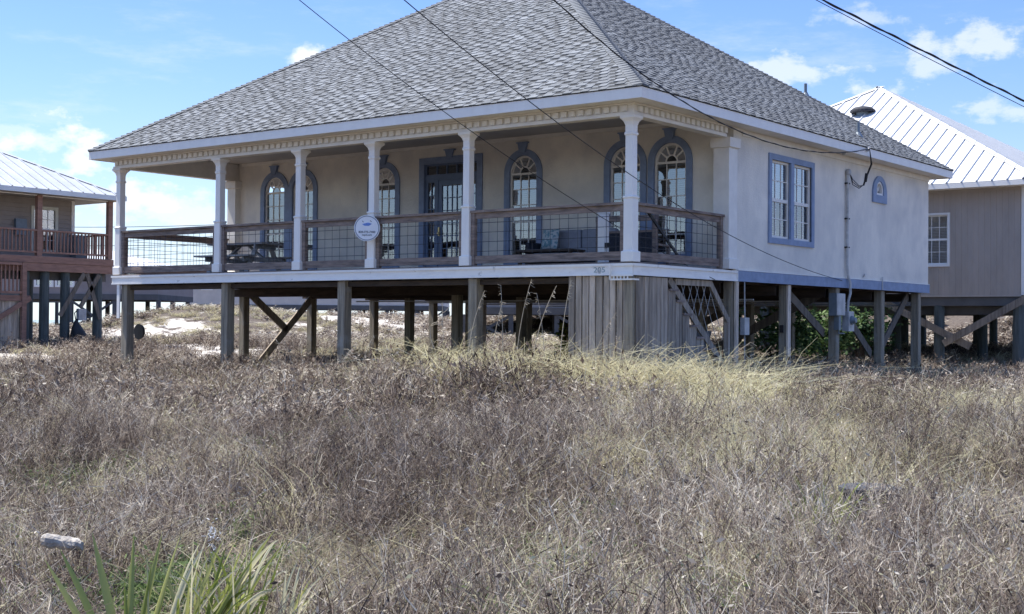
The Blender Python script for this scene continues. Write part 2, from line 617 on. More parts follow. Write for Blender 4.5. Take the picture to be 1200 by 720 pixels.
def gz(x, y):
    x = np.asarray(x, float)
    y = np.asarray(y, float)
    z = 0.10 * sstep(-16, -3, y) + 0.06 * sstep(-2, 14, y) + 0.50 * sstep(12, 30, y) + 0.20 * sstep(26, 60, y)
    z = z + 0.45 * (1 - sstep(-25, -16, x)) * sstep(-10, 4, y) * (1 - sstep(12, 30, y))
    z = z + 0.38 * np.exp(-(((x + 2.0) / 3.2) ** 2 + ((y + 2.6) / 1.8) ** 2))
    z = z - 0.16 * sstep(-3, 2, x) * sstep(2, 12, y)
    z = z + 1.5 * np.exp(-(((x - DUNE.x) / 7.5) ** 2 + ((y - DUNE.y) / 6.5) ** 2))
    z = z + 0.95 * np.exp(-(((x - DUNE2.x) / 11) ** 2 + ((y - DUNE2.y) / 6) ** 2))
    z = z + 0.45 * np.exp(-(((x - DUNE3.x) / 14) ** 2 + ((y - DUNE3.y) / 7) ** 2))
    for (bp_, bh_, br_) in BERMS:
        z = z + bh_ * np.exp(-(((x - bp_.x) / br_) ** 2 + ((y - bp_.y) / (br_ * .5)) ** 2))
    for (fx, fy, ph, am) in ((0.55, 0.31, 0.4, 0.05), (0.23, -0.62, 1.9, 0.05), (1.3, 0.9, 0.2, 0.022), (-0.9, 1.5, 2.2, 0.02), (0.09, 0.13, 1, 0.10)):
        z = z + am * np.sin(fx * x + fy * y + ph)
    # the beach falls to the water
    along = (-0.35 * x + 0.94 * y)
    z = z - 3.2 * sstep(100, 150, along)
    return z


def axis_grid(lo, hi, fine_lo, fine_hi, step):
    a = list(np.arange(fine_lo, fine_hi + 1e-6, step))
    s = step
    x = fine_hi
    up = []
    while x < hi:
        s *= 1.22
        x += s
        up.append(x)
    s = step
    x = fine_lo
    dn = []
    while x > lo:
        s *= 1.22
        x -= s
        dn.append(x)
    return np.array(dn[::-1] + a + up)


gx = axis_grid(-2500, 2500, -62, 24, 0.5)
gy = axis_grid(-2500, 2500, -26, 96, 0.5)
GX, GY = np.meshgrid(gx, gy)
GZ = gz(GX, GY)
nx, ny = len(gx), len(gy)
gv = np.stack([GX.ravel(), GY.ravel(), GZ.ravel()], 1)
idx = np.arange(nx * ny).reshape(ny, nx)
gf = np.stack([idx[:-1, :-1].ravel(), idx[:-1, 1:].ravel(), idx[1:, 1:].ravel(), idx[1:, :-1].ravel()], 1)
me = bpy.data.meshes.new('ground')
me.from_pydata(gv.tolist(), [], gf.tolist())
me.polygons.foreach_set('use_smooth', [True] * len(me.polygons))


def blob(x, y, cx, cy, rx, ry):
    return np.exp(-(((x - cx) / rx) ** 2 + ((y - cy) / ry) ** 2))


SANDPTS = []
for (u, v, dd, rx, ry, s) in ((185, 400, 46, 5, 3, .75), (215, 412, 40, 3, 2, 0.55), (60, 415, 40, 3.5, 3, 0.7), (160, 378, 66, 3.2, 1.6, .95), (215, 372, 68, 3.0, .9, .75),
                              (440, 378, 66, 7, 1.2, .9), (300, 379, 64, 5, .7, 0.5), (530, 380, 60, 5, 1.2, 0.7), (950, 400, 36, 3, 2, 0.8),
                              (1010, 398, 38, 2, 1.5, 0.7), (420, 365, 76, 5, 2.5, 1.2), (110, 385, 60, 6, 4, 1.0)):
    p = at_depth(u, v, dd)
    SANDPTS.append((p.x, p.y, rx, ry, s))


def sand_mask(x, y):
    x = np.asarray(x, float)
    y = np.asarray(y, float)
    m = np.zeros_like(x)
    for (cx, cy, rx, ry, s) in SANDPTS:
        m = np.maximum(m, s * blob(x, y, cx, cy, rx, ry))
    m = m + sstep(88, 100, -0.35 * x + 0.94 * y)
    return np.clip(m, 0, 1)


sa = me.color_attributes.new('sand', 'FLOAT_COLOR', 'POINT')
sv = sand_mask(gv[:, 0], gv[:, 1])
arr = np.ones((len(gv), 4), np.float32)
arr[:, :3] = sv[:, None]
sa.data.foreach_set('color', arr.ravel())
gm = bpy.data.materials.new('sandy_soil')
gm.use_nodes = True
nt = gm.node_tree
b = nt.nodes['Principled BSDF']
b.inputs['Roughness'].default_value = 0.95
b.inputs['Specular IOR Level'].default_value = 0.1
geo = node(nt, 'ShaderNodeNewGeometry')
at = node(nt, 'ShaderNodeAttribute', attribute_name='sand')
n1 = node(nt, 'ShaderNodeTexNoise')
n1.inputs['Scale'].default_value = 1.1
n1.inputs['Detail'].default_value = 8
n1.inputs['Roughness'].default_value = 0.72
n2 = node(nt, 'ShaderNodeTexNoise')
n2.inputs['Scale'].default_value = 9
n2.inputs['Detail'].default_value = 6
nt.links.new(geo.outputs['Position'], n1.inputs['Vector'])
nt.links.new(geo.outputs['Position'], n2.inputs['Vector'])
s = mathn(nt, 'MULTIPLY_ADD', n1.outputs['Fac'], 2.6, -1.3)
s = mathn(nt, 'ADD', at.outputs['Fac'], s)
mr = node(nt, 'ShaderNodeMapRange')
mr.inputs['From Min'].default_value = 0.3
mr.inputs['From Max'].default_value = 0.55
nt.links.new(s, mr.inputs['Value'])
mxa = node(nt, 'ShaderNodeMix', data_type='RGBA')
mxa.inputs['A'].default_value = (0.075, 0.058, 0.05, 1)
mxa.inputs['B'].default_value = (0.17, 0.145, 0.12, 1)
nt.links.new(n2.outputs['Fac'], mxa.inputs['Factor'])
mxb = node(nt, 'ShaderNodeMix', data_type='RGBA')
nt.links.new(mr.outputs[0], mxb.inputs['Factor'])
nt.links.new(mxa.outputs['Result'], mxb.inputs['A'])
mxb.inputs['B'].default_value = (0.60, 0.56, 0.50, 1)
nt.links.new(mxb.outputs['Result'], b.inputs['Base Color'])
bp = node(nt, 'ShaderNodeBump')
bp.inputs['Strength'].default_value = 0.8
bp.inputs['Distance'].default_value = 0.15
nt.links.new(n2.outputs['Fac'], bp.inputs['Height'])
nt.links.new(bp.outputs[0], b.inputs['Normal'])
me.materials.append(gm)
ground = link('ground', me)
tag(ground, kind='structure')
sea = MB()
c0 = Vector((0, 0, 0))
sea.add([(-4000, -4000, -1.1), (4000, -4000, -1.1), (4000, 4000, -1.1), (-4000, 4000, -1.1)], [(0, 1, 2, 3)])
sea = sea.build('water', SEAM)
tag(sea, kind='structure')
G = lambda x, y: float(gz(x, y))

# ------------------------------------------------------------------ main house
house = thing('beach_house', 'cream stucco house on pilings with blue trim, grey shingle roof and columned porch',
              'house', (-7.2, 7.0, G(-7.2, 7)))
X0, X1 = -14.45, 0.0           # column lines
YW = 3.55                      # front face of the stucco wall
YB = 14.1                      # back wall
DZ = 2.66                      # deck surface
XW0, XW1 = -14.3, 0.1
WT = 0.16
ZC = 5.42                      # top of stucco / soffit height

WIN = [-12.93, -11.90, -9.16, -5.02, -2.39, -1.32]
GHW = 0.375
ZSP = 4.86
ZSILL = 2.98
# front wall with openings
holes = [arch_loop(c, GHW + 0.03, ZSILL, ZSP) for c in WIN] + [rect_loop(-7.90, DZ + 0.005, -6.29, 5.24)]
wall = MB()
wall.plate([rect_loop(XW0, DZ, XW1 - 0.002, 5.66)] + holes, FRONT(YW), 0, WT)
wall.build('wall', STUCCO, house)
# right wall: double window and a small arched vent
wall = MB()
SWIN = (5.15, 7.06, 3.37, 4.97)
wall.plate([rect_loop(YW + 0.002, 2.62, YB, 5.50), rect_loop(SWIN[0], SWIN[2], SWIN[1], SWIN[3]), arch_loop(10.82, 0.22, 4.68, 4.80)],
           SIDE(XW1 - WT), 0, WT)
wall.build('wall', STUCCO, house)
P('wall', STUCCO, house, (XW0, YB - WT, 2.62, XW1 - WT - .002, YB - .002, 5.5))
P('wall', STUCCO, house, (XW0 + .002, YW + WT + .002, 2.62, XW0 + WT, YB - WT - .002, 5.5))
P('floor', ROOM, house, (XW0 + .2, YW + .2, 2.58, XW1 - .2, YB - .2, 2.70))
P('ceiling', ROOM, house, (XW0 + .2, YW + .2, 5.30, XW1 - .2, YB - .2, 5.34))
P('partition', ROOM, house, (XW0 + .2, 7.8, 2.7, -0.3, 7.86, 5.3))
# blue band at the foot of the right wall
P('wall_band', BLUE, house, (XW1 - .05, 3.70, 2.43, XW1 + 0.03, YB + .03, 2.64))
P('wall_band', BLUE, house, (XW0 - .03, YB - .05, 2.43, XW1 - .052, YB + .03, 2.618))
P('band_drip_edge', WHITE, house, (XW1 - .02, 3.72, 2.643, XW1 + 0.035, YB + .02, 2.655))
P('crown_board', TRIMW, house, (XW1 + .002, 3.9, 5.30, XW1 + 0.03, YB, ZC - .003))
# corner pilasters
for (px, py, w) in ((-0.02, 3.45, 0.17), (X0 + 0.06, YW - .03, 0.15)):
    b = MB()
    b.sqloft(px, py, [(DZ, w + .035), (DZ + .19, w + .035), (DZ + .20, w), (5.00, w), (5.02, w + .045), (5.04, w + .045), (5.20, w + .05)])
    b.build('pilaster', TRIMW, house)
# porch ceiling
P('porch_ceiling', CEIL, house, (X0 + .11, 0.11, 5.655, X1 - .11, YW - .003, 5.69))
for yy in (1.25, 2.4):
    P('ceiling_batten', CEIL, house, (X0 + .12, yy, 5.645, X1 - .12, yy + .03, 5.653))
P('ceiling_moulding', TRIMW, house, (X0 + .3, YW - .05, 5.58, X1 - .2, YW - .004, 5.652))
# porch beams, with mouldings
P('beam', TRIMW, house, (X0 - .10, -0.10, 5.205, X1 + .10, 0.10, 5.65))
P('beam', TRIMW, house, (X0 - .10, 0.102, 5.205, X0 + .10, YW + .14, 5.65))
P('beam', TRIMW, house, (X1 - .10, 0.102, 5.205, X1 + .10, YW - .30, 5.65))
P('beam_moulding', TRIMW, house, (X0 - .13, -0.13, 5.20, X1 + .13, -0.102, 5.255))
P('beam_moulding', TRIMW, house, (X1 + .102, -0.10, 5.20, X1 + .13, YW - .32, 5.255))
P('beam_moulding', TRIMW, house, (X0 - .16, -0.16, 5.385, X1 + .16, -0.102, ZC - .003))
P('beam_moulding', TRIMW, house, (X1 + .102, -0.10, 5.385, X1 + .16, YW + .3, ZC - .003))
dm = None
n = int(14.5 / 0.18)
xs = [(X0 - .05 + i * 0.182, 0) for i in range(n)] + [(0.08 + i * 0.182, 1) for i in range(18)]
for (s_, side) in xs:
    if dm is None:
        b = MB()
        b.box(0, -0.045, 0, 0.105, 0, 0.10)
        o = b.build('dentil', TRIMW, house)
        dm = o.data
    else:
        o = bpy.data.objects.new('dentil', dm)
        COL.objects.link(o)
        o.parent = house
        o.matrix_parent_inverse = Matrix.Translation(house.location).inverted()
    if side == 0:
        o.location = (s_, -0.102, 5.278)
    else:
        o.location = (0.102, s_ - 0.05, 5.278)
        o.rotation_euler = (0, 0, pi / 2)

# columns
COLX = [-14.45, -10.83, -8.26, -6.13, -3.66, 0.0]
colm = None
for cx in COLX:
    b = MB()
    b.sqloft(cx, 0, [(DZ, .125), (DZ + .18, .125), (DZ + .19, .096), (DZ + 1.10, .094), (DZ + 1.11, .108), (DZ + 1.14, .108), (DZ + 1.15, .078),
                     (DZ + 2.20, .076), (DZ + 2.21, .092), (DZ + 2.25, .092), (DZ + 2.26, .078), (DZ + 2.38, .080), (DZ + 2.44, .10),
                     (DZ + 2.49, .138), (DZ + 2.495, .150), (5.203, .150)])
    o = b.build('column', WHITE, house)
    md = o.modifiers.new('soft_edges', 'BEVEL')
    md.width = 0.006
    md.segments = 1

# soffit, fascia, roof
RX0, RX1, RY0, RY1 = -14.95, 0.52, -0.52, 14.62
ZE = 5.60
SL = 0.655
b = MB()
b.plate([rect_loop(RX0 + .02, RY0 + .02, RX1 - .02, RY1 - .02), rect_loop(X0 + .08, .08, X1 - .08, YB - .3)], lambda a, c, t: (a, c, ZC + .002 + t), 0, 0.012)
b.build('soffit', TRIMW, house)
P('fascia_board', WHITE, house, (RX0 - .02, RY0 - .02, ZC - .015, RX1 + .02, RY0, ZE - .01))
P('fascia_board', WHITE, house, (RX1, RY0 + .002, ZC - .015, RX1 + .02, RY1, ZE - .01))
P('fascia_board', WHITE, house, (RX0 - .02, RY0 + .002, ZC - .015, RX0, RY1, ZE - .01))
P('fascia_board', WHITE, house, (RX0 - .02, RY1 + .002, ZC - .015, RX1 + .02, RY1 + .02, ZE - .01))
ci, si = 1 / sqrt(1 + SL * SL), SL / sqrt(1 + SL * SL)
HALF = (RY1 - RY0) / 2 + 0.03
SLOPES = [((RX0 - .03, RY0 - .04), (1, 0), (0, 1), RX1 - RX0 + .07), ((RX1 + .04, RY0 - .04), (0, 1), (-1, 0), RY1 - RY0 + .07),
          ((RX1 + .04, RY1 + .03), (-1, 0), (0, -1), RX1 - RX0 + .07), ((RX0 - .03, RY1 + .03), (0, -1), (1, 0), RY1 - RY0 + .07)]


def slope_pt(k, s_, t, h):
    (ax, ay), e, n_, L = SLOPES[k]
    x = ax + e[0] * s_ + n_[0] * (t * ci - h * si)
    y = ay + e[1] * s_ + n_[1] * (t * ci - h * si)
    return (x, y, ZE + t * si + h * ci)


TMAX = HALF / ci
b = MB()
for k in range(4):
    L = SLOPES[k][3]
    i = min(HALF, L / 2)
    b.add([slope_pt(k, 0, 0, -.01), slope_pt(k, L, 0, -.01), slope_pt(k, L - i, i / ci, -.01), slope_pt(k, i, i / ci, -.01)], [(0, 1, 2, 3)])
roof = b.build('roof', ROOFBASE, house)
ROWH = 0.145
rng = random.Random(5)
pieces = []
for k in range(4):
    L = SLOPES[k][3]
    rows = int(TMAX / ROWH)
    for r in range(rows):
        t0 = r * ROWH
        ins = t0 * ci
        s_ = ins - rng.random() * 0.2
        tall = rng.random() < 0.5
        while s_ < L - ins:
            w = rng.uniform(0.13, 0.25) if tall else rng.uniform(0.13, 0.22)
            a0, a1 = max(s_, ins), min(s_ + w, L - ins)
            if a1 - a0 > 0.02:
                th = rng.uniform(0.017, 0.022) if tall else rng.uniform(0.006, 0.009)
                t1 = t0 + ROWH + 0.02
                ins1 = t1 * ci
                u0, u1 = max(a0, ins1), min(a1, L - ins1)
                if u1 < u0:
                    u0 = u1 = min(max((a0 + a1) / 2, ins1), max(L - ins1, ins1))
                tn = rng.choice((0.86, 0.95, 1.05, 1.15, 1.30)) * rng.uniform(0.95, 1.05)
                if not tall:
                    tn *= 0.93
                zt = 0.004
                vs = [slope_pt(k, a0, t0, 0), slope_pt(k, a1, t0, 0), slope_pt(k, u1, t1, 0), slope_pt(k, u0, t1, 0),
                      slope_pt(k, a0, t0, th), slope_pt(k, a1, t0, th), slope_pt(k, u1, t1, zt), slope_pt(k, u0, t1, zt)]
                tones = [tn] * 8
                fq = [(4, 5, 6, 7), (0, 1, 5, 4), (1, 2, 6, 5), (3, 0, 4, 7)]
                if not tall:      # the lower laminate: dark granule band, with the shadow of the tabs above painted in
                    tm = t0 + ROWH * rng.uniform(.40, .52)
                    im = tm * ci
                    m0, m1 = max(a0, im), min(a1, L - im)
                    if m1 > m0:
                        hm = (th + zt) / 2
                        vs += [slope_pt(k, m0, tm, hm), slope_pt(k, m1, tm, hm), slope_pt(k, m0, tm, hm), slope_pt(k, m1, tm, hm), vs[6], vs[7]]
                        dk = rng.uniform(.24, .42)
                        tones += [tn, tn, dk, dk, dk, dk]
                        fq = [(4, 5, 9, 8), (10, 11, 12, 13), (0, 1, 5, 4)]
                d = (Vector(vs[4]) - CAM).length if k < 2 else 1e9
                pieces.append((d, tones, vs, fq))
            s_ += w
            tall = (not tall) if rng.random() < 0.95 else tall
pieces.sort(key=lambda q: q[0])
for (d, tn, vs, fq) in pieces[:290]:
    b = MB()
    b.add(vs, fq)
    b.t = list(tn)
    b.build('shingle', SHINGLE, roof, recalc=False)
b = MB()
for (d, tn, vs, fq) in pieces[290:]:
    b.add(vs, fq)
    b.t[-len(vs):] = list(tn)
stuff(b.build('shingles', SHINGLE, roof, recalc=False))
# hip caps
hipn = 0
for k in range(4):
    L = SLOPES[k][3]
    c0 = Vector(slope_pt(k, 0, 0, 0.02))
    c1 = Vector(slope_pt(k, HALF, TMAX, 0.02))
    e = Vector((*SLOPES[k][1], 0))
    nn_ = Vector((*SLOPES[k][2], 0))
    d = (c1 - c0)
    N = int(d.length / 0.14)
    allb = MB()
    for i in range(N):
        p = c0 + d * (i / N)
        q = c0 + d * ((i + 1.25) / N)
        up = Vector((0, 0, 1))
        w = 0.21
        # wings lie on the two neighbouring slopes
        wa = (e * w)
        wb = (nn_ * w)
        lift = Vector((0, 0, 0.030))
        th = Vector((0, 0, 0.012))
        vs = [p + lift, p + wa + th, q + wa * 1.0, q, p + wb + th, q + wb,
              p + lift - up * .03, p + wa - up * .02, p + wb - up * .02]
        bb = MB() if k == 1 else allb
        bb.tone = rng.uniform(.9, 1.1)
        bb.add(vs, [(0, 1, 2, 3), (0, 3, 5, 4), (0, 6, 7, 1), (0, 4, 8, 6)])
        if k == 1:
            bb.build('hip_cap', SHINGLE, roof)
    if k != 1:
        stuff(allb.build('hip_caps', SHINGLE, roof))
# plumbing vents on the right slope
for (x, y, z) in ((-2.24, 11.77, 7.35), (-0.16, 10.2, 6.0)):
    z = ZE + SL * (RX1 + .04 - x)
    b = MB()
    b.tube([(x, y, z - .05), (x, y, z + .30)], .04, 10)
    v = b.build('vent_pipe', GREYMETAL, house)
    b = MB()
    b.lathe((x, y, z - .08), [(0, .13), (.06, .10), (.14, .055), (.16, .05)], 14)
    b.build('flashing', GREYMETAL, v)
b = MB()
b.beam((0.55, 9.0, 5.52), (0.62, 9.0, 5.60), .05, .06)
b.tube([(0.56, 9.0, 5.56), (.62, 9.0, 5.56)], .035, 8)
b.build('cable_hook', LIGHTMETAL, house)


# --- windows of the porch wall
def arch_window(c, blind, broken=0):
    Y = YW
    t = MB()
    t.plate([arch_loop(c, 0.515, DZ + .14, ZSP, 26), arch_loop(c, GHW, ZSILL, ZSP, 26)], FRONT(Y), -0.035, 0.02)
    w = t.build('window', BLUE, house)
    k = MB()
    k.plate([[(c - .075, 5.30), (c + .075, 5.30), (c + .12, 5.50), (c - .12, 5.50)]], FRONT(Y), -0.075, -0.002)
    k.box(c - .15, Y - .085, 5.50, c + .15, Y - .002, 5.525)
    k.build('keystone', BLUE, w)
    f = MB()
    f.plate([arch_loop(c, GHW - .002, ZSILL + .002, ZSP, 26), arch_loop(c, GHW - .045, ZSILL + .05, ZSP, 26)], FRONT(Y), 0.022, 0.09)
    ybar0, ybar1 = Y + .035, Y + .075
    g = GHW - .047
    bars_z = [(ZSP - .02, .045), (4.50, .018), (4.16, .018), (3.80, .05), (3.39, .018)]
    for z, h in bars_z:
        f.box(c - g, ybar0, z - h / 2, c + g, ybar1, z + h / 2)
    for s_ in (-1, 1):
        f.box(c + s_ * g / 3 - .009, ybar0 + .003, ZSILL + .05, c + s_ * g / 3 + .009, ybar1 - .003, ZSP - .04)
    # fan
    zf = ZSP
    seg = 14
    pts = [(c + .13 * cos(pi * i / seg), ybar0 + .02, zf + .13 * sin(pi * i / seg)) for i in range(seg + 1)]
    for i in range(seg):
        f.beam(pts[i], pts[i + 1], .03, .018, up=(0, 1, 0))
    for a in (38, 68, 112, 142):
        a = RAD(a)
        f.beam((c + .13 * cos(a), ybar0 + .02, zf + .13 * sin(a)), (c + (g + .01) * cos(a), ybar0 + .02, zf + (g + .01) * sin(a)), .03, .02, up=(0, 1, 0))
    f.build('sash', TRIMW, w)
    # panes, one per light
    zs = [ZSILL + .05, 3.39, 3.80, 4.16, 4.50, ZSP - .04]
    for r in range(5):
        for q in range(3):
            xa = c - g + q * 2 * g / 3
            p = MB()
            tl = rng.uniform(-.002, .002)
            p.add([(xa, Y + .055 + tl, zs[r]), (xa + 2 * g / 3, Y + .055 - tl, zs[r]), (xa + 2 * g / 3, Y + .055 - tl, zs[r + 1]), (xa, Y + .055 + tl, zs[r + 1])], [(0, 1, 2, 3)])
            p.build('pane', GLASS, w, recalc=False)
    angs = [0, 38, 68, 112, 142, 180]
    for i in range(5):
        a0, a1 = RAD(angs[i]), RAD(angs[i + 1])
        pl = [(c + .13 * cos(a0 + (a1 - a0) * j / 4), Y + .055, zf + .13 * sin(a0 + (a1 - a0) * j / 4)) for j in range(5)]
        pl += [(c + g * cos(a1 + (a0 - a1) * j / 6), Y + .055, zf + g * sin(a1 + (a0 - a1) * j / 6)) for j in range(7)]
        p = MB()
        p.add(pl, [tuple(range(len(pl)))])
        p.build('pane', GLASS, w, recalc=False)
    p = MB()
    pl = [(c + .13 * cos(pi * j / 8), Y + .055, zf + .13 * sin(pi * j / 8)) for j in range(9)]
    p.add(pl, [tuple(range(9))])
    p.build('pane', GLASS, w, recalc=False)
    # slatted blind
    bl = MB()
    z = ZSILL + .06
    topz = ZSP - .05 if blind != 2 else ZSP - .05
    while z < topz:
        dz = .030 if blind == 1 else .006 + .012 * (z < 4.2)
        bl.hexa([(c - .39, Y + .095, z), (c + .39, Y + .095, z), (c + .39, Y + .13, z + dz), (c - .39, Y + .13, z + dz),
                 (c - .39, Y + .095, z + .003), (c + .39, Y + .095, z + .003), (c + .39, Y + .13, z + dz + .003), (c - .39, Y + .13, z + dz + .003)])
        z += .045 if blind != 1 else .040
    bl.box(c - .39, Y + .093, ZSP - .09, c + .39, Y + .14, ZSP - .04)
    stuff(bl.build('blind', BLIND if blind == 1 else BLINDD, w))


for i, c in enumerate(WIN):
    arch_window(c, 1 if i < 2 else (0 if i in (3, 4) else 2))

# --- entrance door with sidelights and transom
Y = YW
t = MB()
t.plate([rect_loop(-8.03, DZ, -6.16, 5.37), rect_loop(-7.88, DZ + .001, -6.31, 5.22)], FRONT(Y), -0.035, 0.02)
door = t.build('door_surround', BLUE, house)
k = MB()
k.plate([[(-7.17, 5.33), (-7.02, 5.33), (-6.97, 5.50), (-7.22, 5.50)]], FRONT(Y), -0.075, -0.037)
k.box(-7.25, Y - .085, 5.50, -6.94, Y - .002, 5.525)
k.build('keystone', BLUE, door)
fr = MB()
fr.plate([rect_loop(-7.895, DZ + .01, -6.295, 5.235), rect_loop(-7.84, 4.98, -6.35, 5.18), rect_loop(-7.80, 2.95, -7.60, 4.80), rect_loop(-6.59, 2.95, -6.39, 4.80),
          rect_loop(-7.50, DZ + .02, -6.69, 4.84)], FRONT(Y), 0.022, 0.10)
for i in range(1, 5):
    x = -7.84 + 1.49 * i / 5
    fr.box(x - .012, Y + .03, 4.982, x + .012, Y + .08, 5.178)
for x in (-7.70, -6.49):
    fr.box(x - .008, Y + .03, 2.952, x + .008, Y + .08, 4.798)
for i in range(1, 6):
    z = 2.95 + 1.85 * i / 6
    fr.box(-7.798, Y + .033, z - .009, -7.602, Y + .077, z + .009)
    fr.box(-6.588, Y + .033, z - .009, -6.392, Y + .077, z + .009)
fr.build('door_frame', BLUEDOOR, door)
dl = MB()
dl.plate([rect_loop(-7.497, DZ + .022, -6.693, 4.837), rect_loop(-7.385, 2.98, -6.805, 4.72)], FRONT(Y), 0.04, 0.085)
for i in range(1, 4):
    x = -7.385 + .58 * i / 4
    dl.box(x - .009, Y + .045, 2.982, x + .009, Y + .08, 4.718)
for i in range(1, 6):
    z = 2.98 + 1.74 * i / 6
    dl.box(-7.383, Y + .047, z - .009, -6.807, Y + .078, z + .009)
dl.build('door_leaf', BLUEDOOR, door)
b = MB()
b.lathe((-7.45, Y - .01, 3.62), [(-.03, .012), (-.02, .032), (.02, .032), (.03, .012)], 12)
b.box(-7.47, Y + .0, 3.56, -7.43, Y + .038, 3.76)
b.build('door_handle', BRASS, door)


def pane_grid(parent, x0, x1, z0, z1, nx_, nz_, y):
    for i in range(nx_):
        for j in range(nz_):
            p = MB()
            a0, a1 = x0 + (x1 - x0) * i / nx_, x0 + (x1 - x0) * (i + 1) / nx_
            c0_, c1_ = z0 + (z1 - z0) * j / nz_, z0 + (z1 - z0) * (j + 1) / nz_
            tl = rng.uniform(-.002, .002)
            p.add([(a0, y + tl, c0_), (a1, y - tl, c0_), (a1, y - tl, c1_), (a0, y + tl, c1_)], [(0, 1, 2, 3)])
            p.build('pane', GLASS, parent, recalc=False)


pane_grid(door, -7.84, -6.35, 4.98, 5.18, 5, 1, Y + .055)
pane_grid(door, -7.80, -7.60, 2.95, 4.80, 1, 6, Y + .055)
pane_grid(door, -6.59, -6.39, 2.95, 4.80, 1, 6, Y + .055)
pane_grid(door, -7.385, -6.805, 2.98, 4.72, 4, 6, Y + .062)
b = MB()
b.box(-7.62, Y - .4, DZ + .002, -6.55, Y - .02, DZ + .015)
b.build('doormat', mat('doormat', (0.05, 0.045, 0.04), 0.95, 0.2, (20, 20, 20)), house)

# --- double sash window of the right wall
XR = XW1
t = MB()
y0, y1, z0, z1 = 5.03, 7.18, 3.25, 5.09
t.plate([rect_loop(y0, z0, y1, z1), rect_loop(5.15, 3.37, 6.03, 4.97), rect_loop(6.18, 3.37, 7.06, 4.97)], SIDE(XR), -0.02, 0.035)
w = t.build('window', BLUE, house)
for (a, c_) in ((5.15, 6.03), (6.18, 7.06)):
    f = MB()
    f.plate([rect_loop(a + .002, 3.372, c_ - .002, 4.968), rect_loop(a + .05, 3.42, c_ - .05, 4.12), rect_loop(a + .05, 4.19, c_ - .05, 4.92)], SIDE(XR), -0.09, -0.03)
    for zz in (3.77, 4.56):
        f.box(XR - .08, a + .05, zz - .01, XR - .045, c_ - .05, zz + .01)
    for i in (1, 2):
        yy = a + .05 + (c_ - a - .1) * i / 3
        f.box(XR - .077, yy - .01, 3.42, XR - .048, yy + .01, 4.12)
        f.box(XR - .077, yy - .01, 4.19, XR - .048, yy + .01, 4.92)
    f.build('sash', TRIMW, w)
    for (za, zb) in ((3.42, 3.77), (3.77, 4.12), (4.19, 4.56), (4.56, 4.92)):
        for i in range(3):
            ya = a + .05 + (c_ - a - .1) * i / 3
            yb = a + .05 + (c_ - a - .1) * (i + 1) / 3
            tl = rng.uniform(-.002, .002)
            p = MB()
            p.add([(XR - .06 + tl, ya, za), (XR - .06 - tl, yb, za), (XR - .06 - tl, yb, zb), (XR - .06 + tl, ya, zb)], [(0, 1, 2, 3)])
            p.build('pane', GLASSC if za > 4.1 else GLASS, w, recalc=False)
    bl = MB()
    z = 3.40
    while z < 4.95:
        dz = .034 if z < 3.80 else .020
        bl.hexa([(XR - .10, a + .0, z), (XR - .10, c_ + .04, z), (XR - .14, c_ + .04, z + dz), (XR - .14, a + .0, z + dz),
                 (XR - .10, a + .0, z + .003), (XR - .10, c_ + .04, z + .003), (XR - .14, c_ + .04, z + dz + .003), (XR - .14, a + .0, z + dz + .003)])
        z += .048
    stuff(bl.build('blind', BLINDM, w))
# --- little arched window
t = MB()
t.plate([arch_loop(10.82, 0.42, 4.50, 4.72, 22), arch_loop(10.82, .215, 4.685, 4.80, 22)], SIDE(XR), -0.02, 0.04)
w = t.build('window', BLUE, house)
f = MB()
f.plate([arch_loop(10.82, .213, 4.687, 4.80, 22), arch_loop(10.82, .165, 4.73, 4.80, 22)], SIDE(XR), -0.06, 0.015)
f.beam((XR - .03, 10.82, 4.73), (XR - .03, 10.82, 4.965), .02, .02)
f.beam((XR - .03, 10.82, 4.76), (XR - .03, 10.92, 4.93), .02, .02)
f.beam((XR - .03, 10.82, 4.76), (XR - .03, 10.72, 4.93), .02, .02)
f.build('sash', WHITE, w)
p = MB()
p.plate([arch_loop(10.82, .17, 4.725, 4.80, 16)], SIDE(XR), -0.055, -0.05)
p.build('pane', GLASS, w)

# --- deck
b = MB()
bw = 0.142
n = int((X1 + .1 - (X0 - .1)) / bw)
dbm = None
for i in range(n):
    x = X0 - .10 + i * bw
    if dbm is None:
        bb = MB()
        bb.box(0, 0, 0, bw - .008, YW + .10 - .01, .03)
        o = bb.build('deck_board', BROWNWOOD, house)
        dbm = o.data
    else:
        o = bpy.data.objects.new('deck_board', dbm)
        COL.objects.link(o)
        o.parent = house
        o.matrix_parent_inverse = Matrix.Translation(house.location).inverted()
    o.location = (x, -0.10, DZ - .032 + rng.uniform(-.001, .001))
P('deck_fascia', WHITEW, house, (X0 - .13, -0.13, 2.445, X1 + .12, -0.102, 2.60))
P('deck_fascia', WHITEW, house, (X1 + .102, -0.10, 2.445, X1 + .13, 3.66, 2.60))
P('deck_fascia', WHITEW, house, (X0 - .13, -0.10, 2.445, X0 - .102, 3.5, 2.60))
P('deck_trim', WHITEW, house, (X0 - .15, -0.15, 2.585, X1 + .145, -0.132, 2.632))
P('deck_trim', WHITEW, house, (X1 + .132, -0.148, 2.585, X1 + .15, 3.67, 2.632))
P('deck_trim', WHITEW, house, (X0 - .14, -0.145, 2.425, X1 + .135, -0.132, 2.455))
P('deck_trim', WHITEW, house, (X1 + .132, -0.131, 2.425, X1 + .142, 3.67, 2.455))
P('deck_end_cap', WHITEW, house, (X1 + .08, 3.661, 2.425, X1 + .145, 3.69, 2.632))
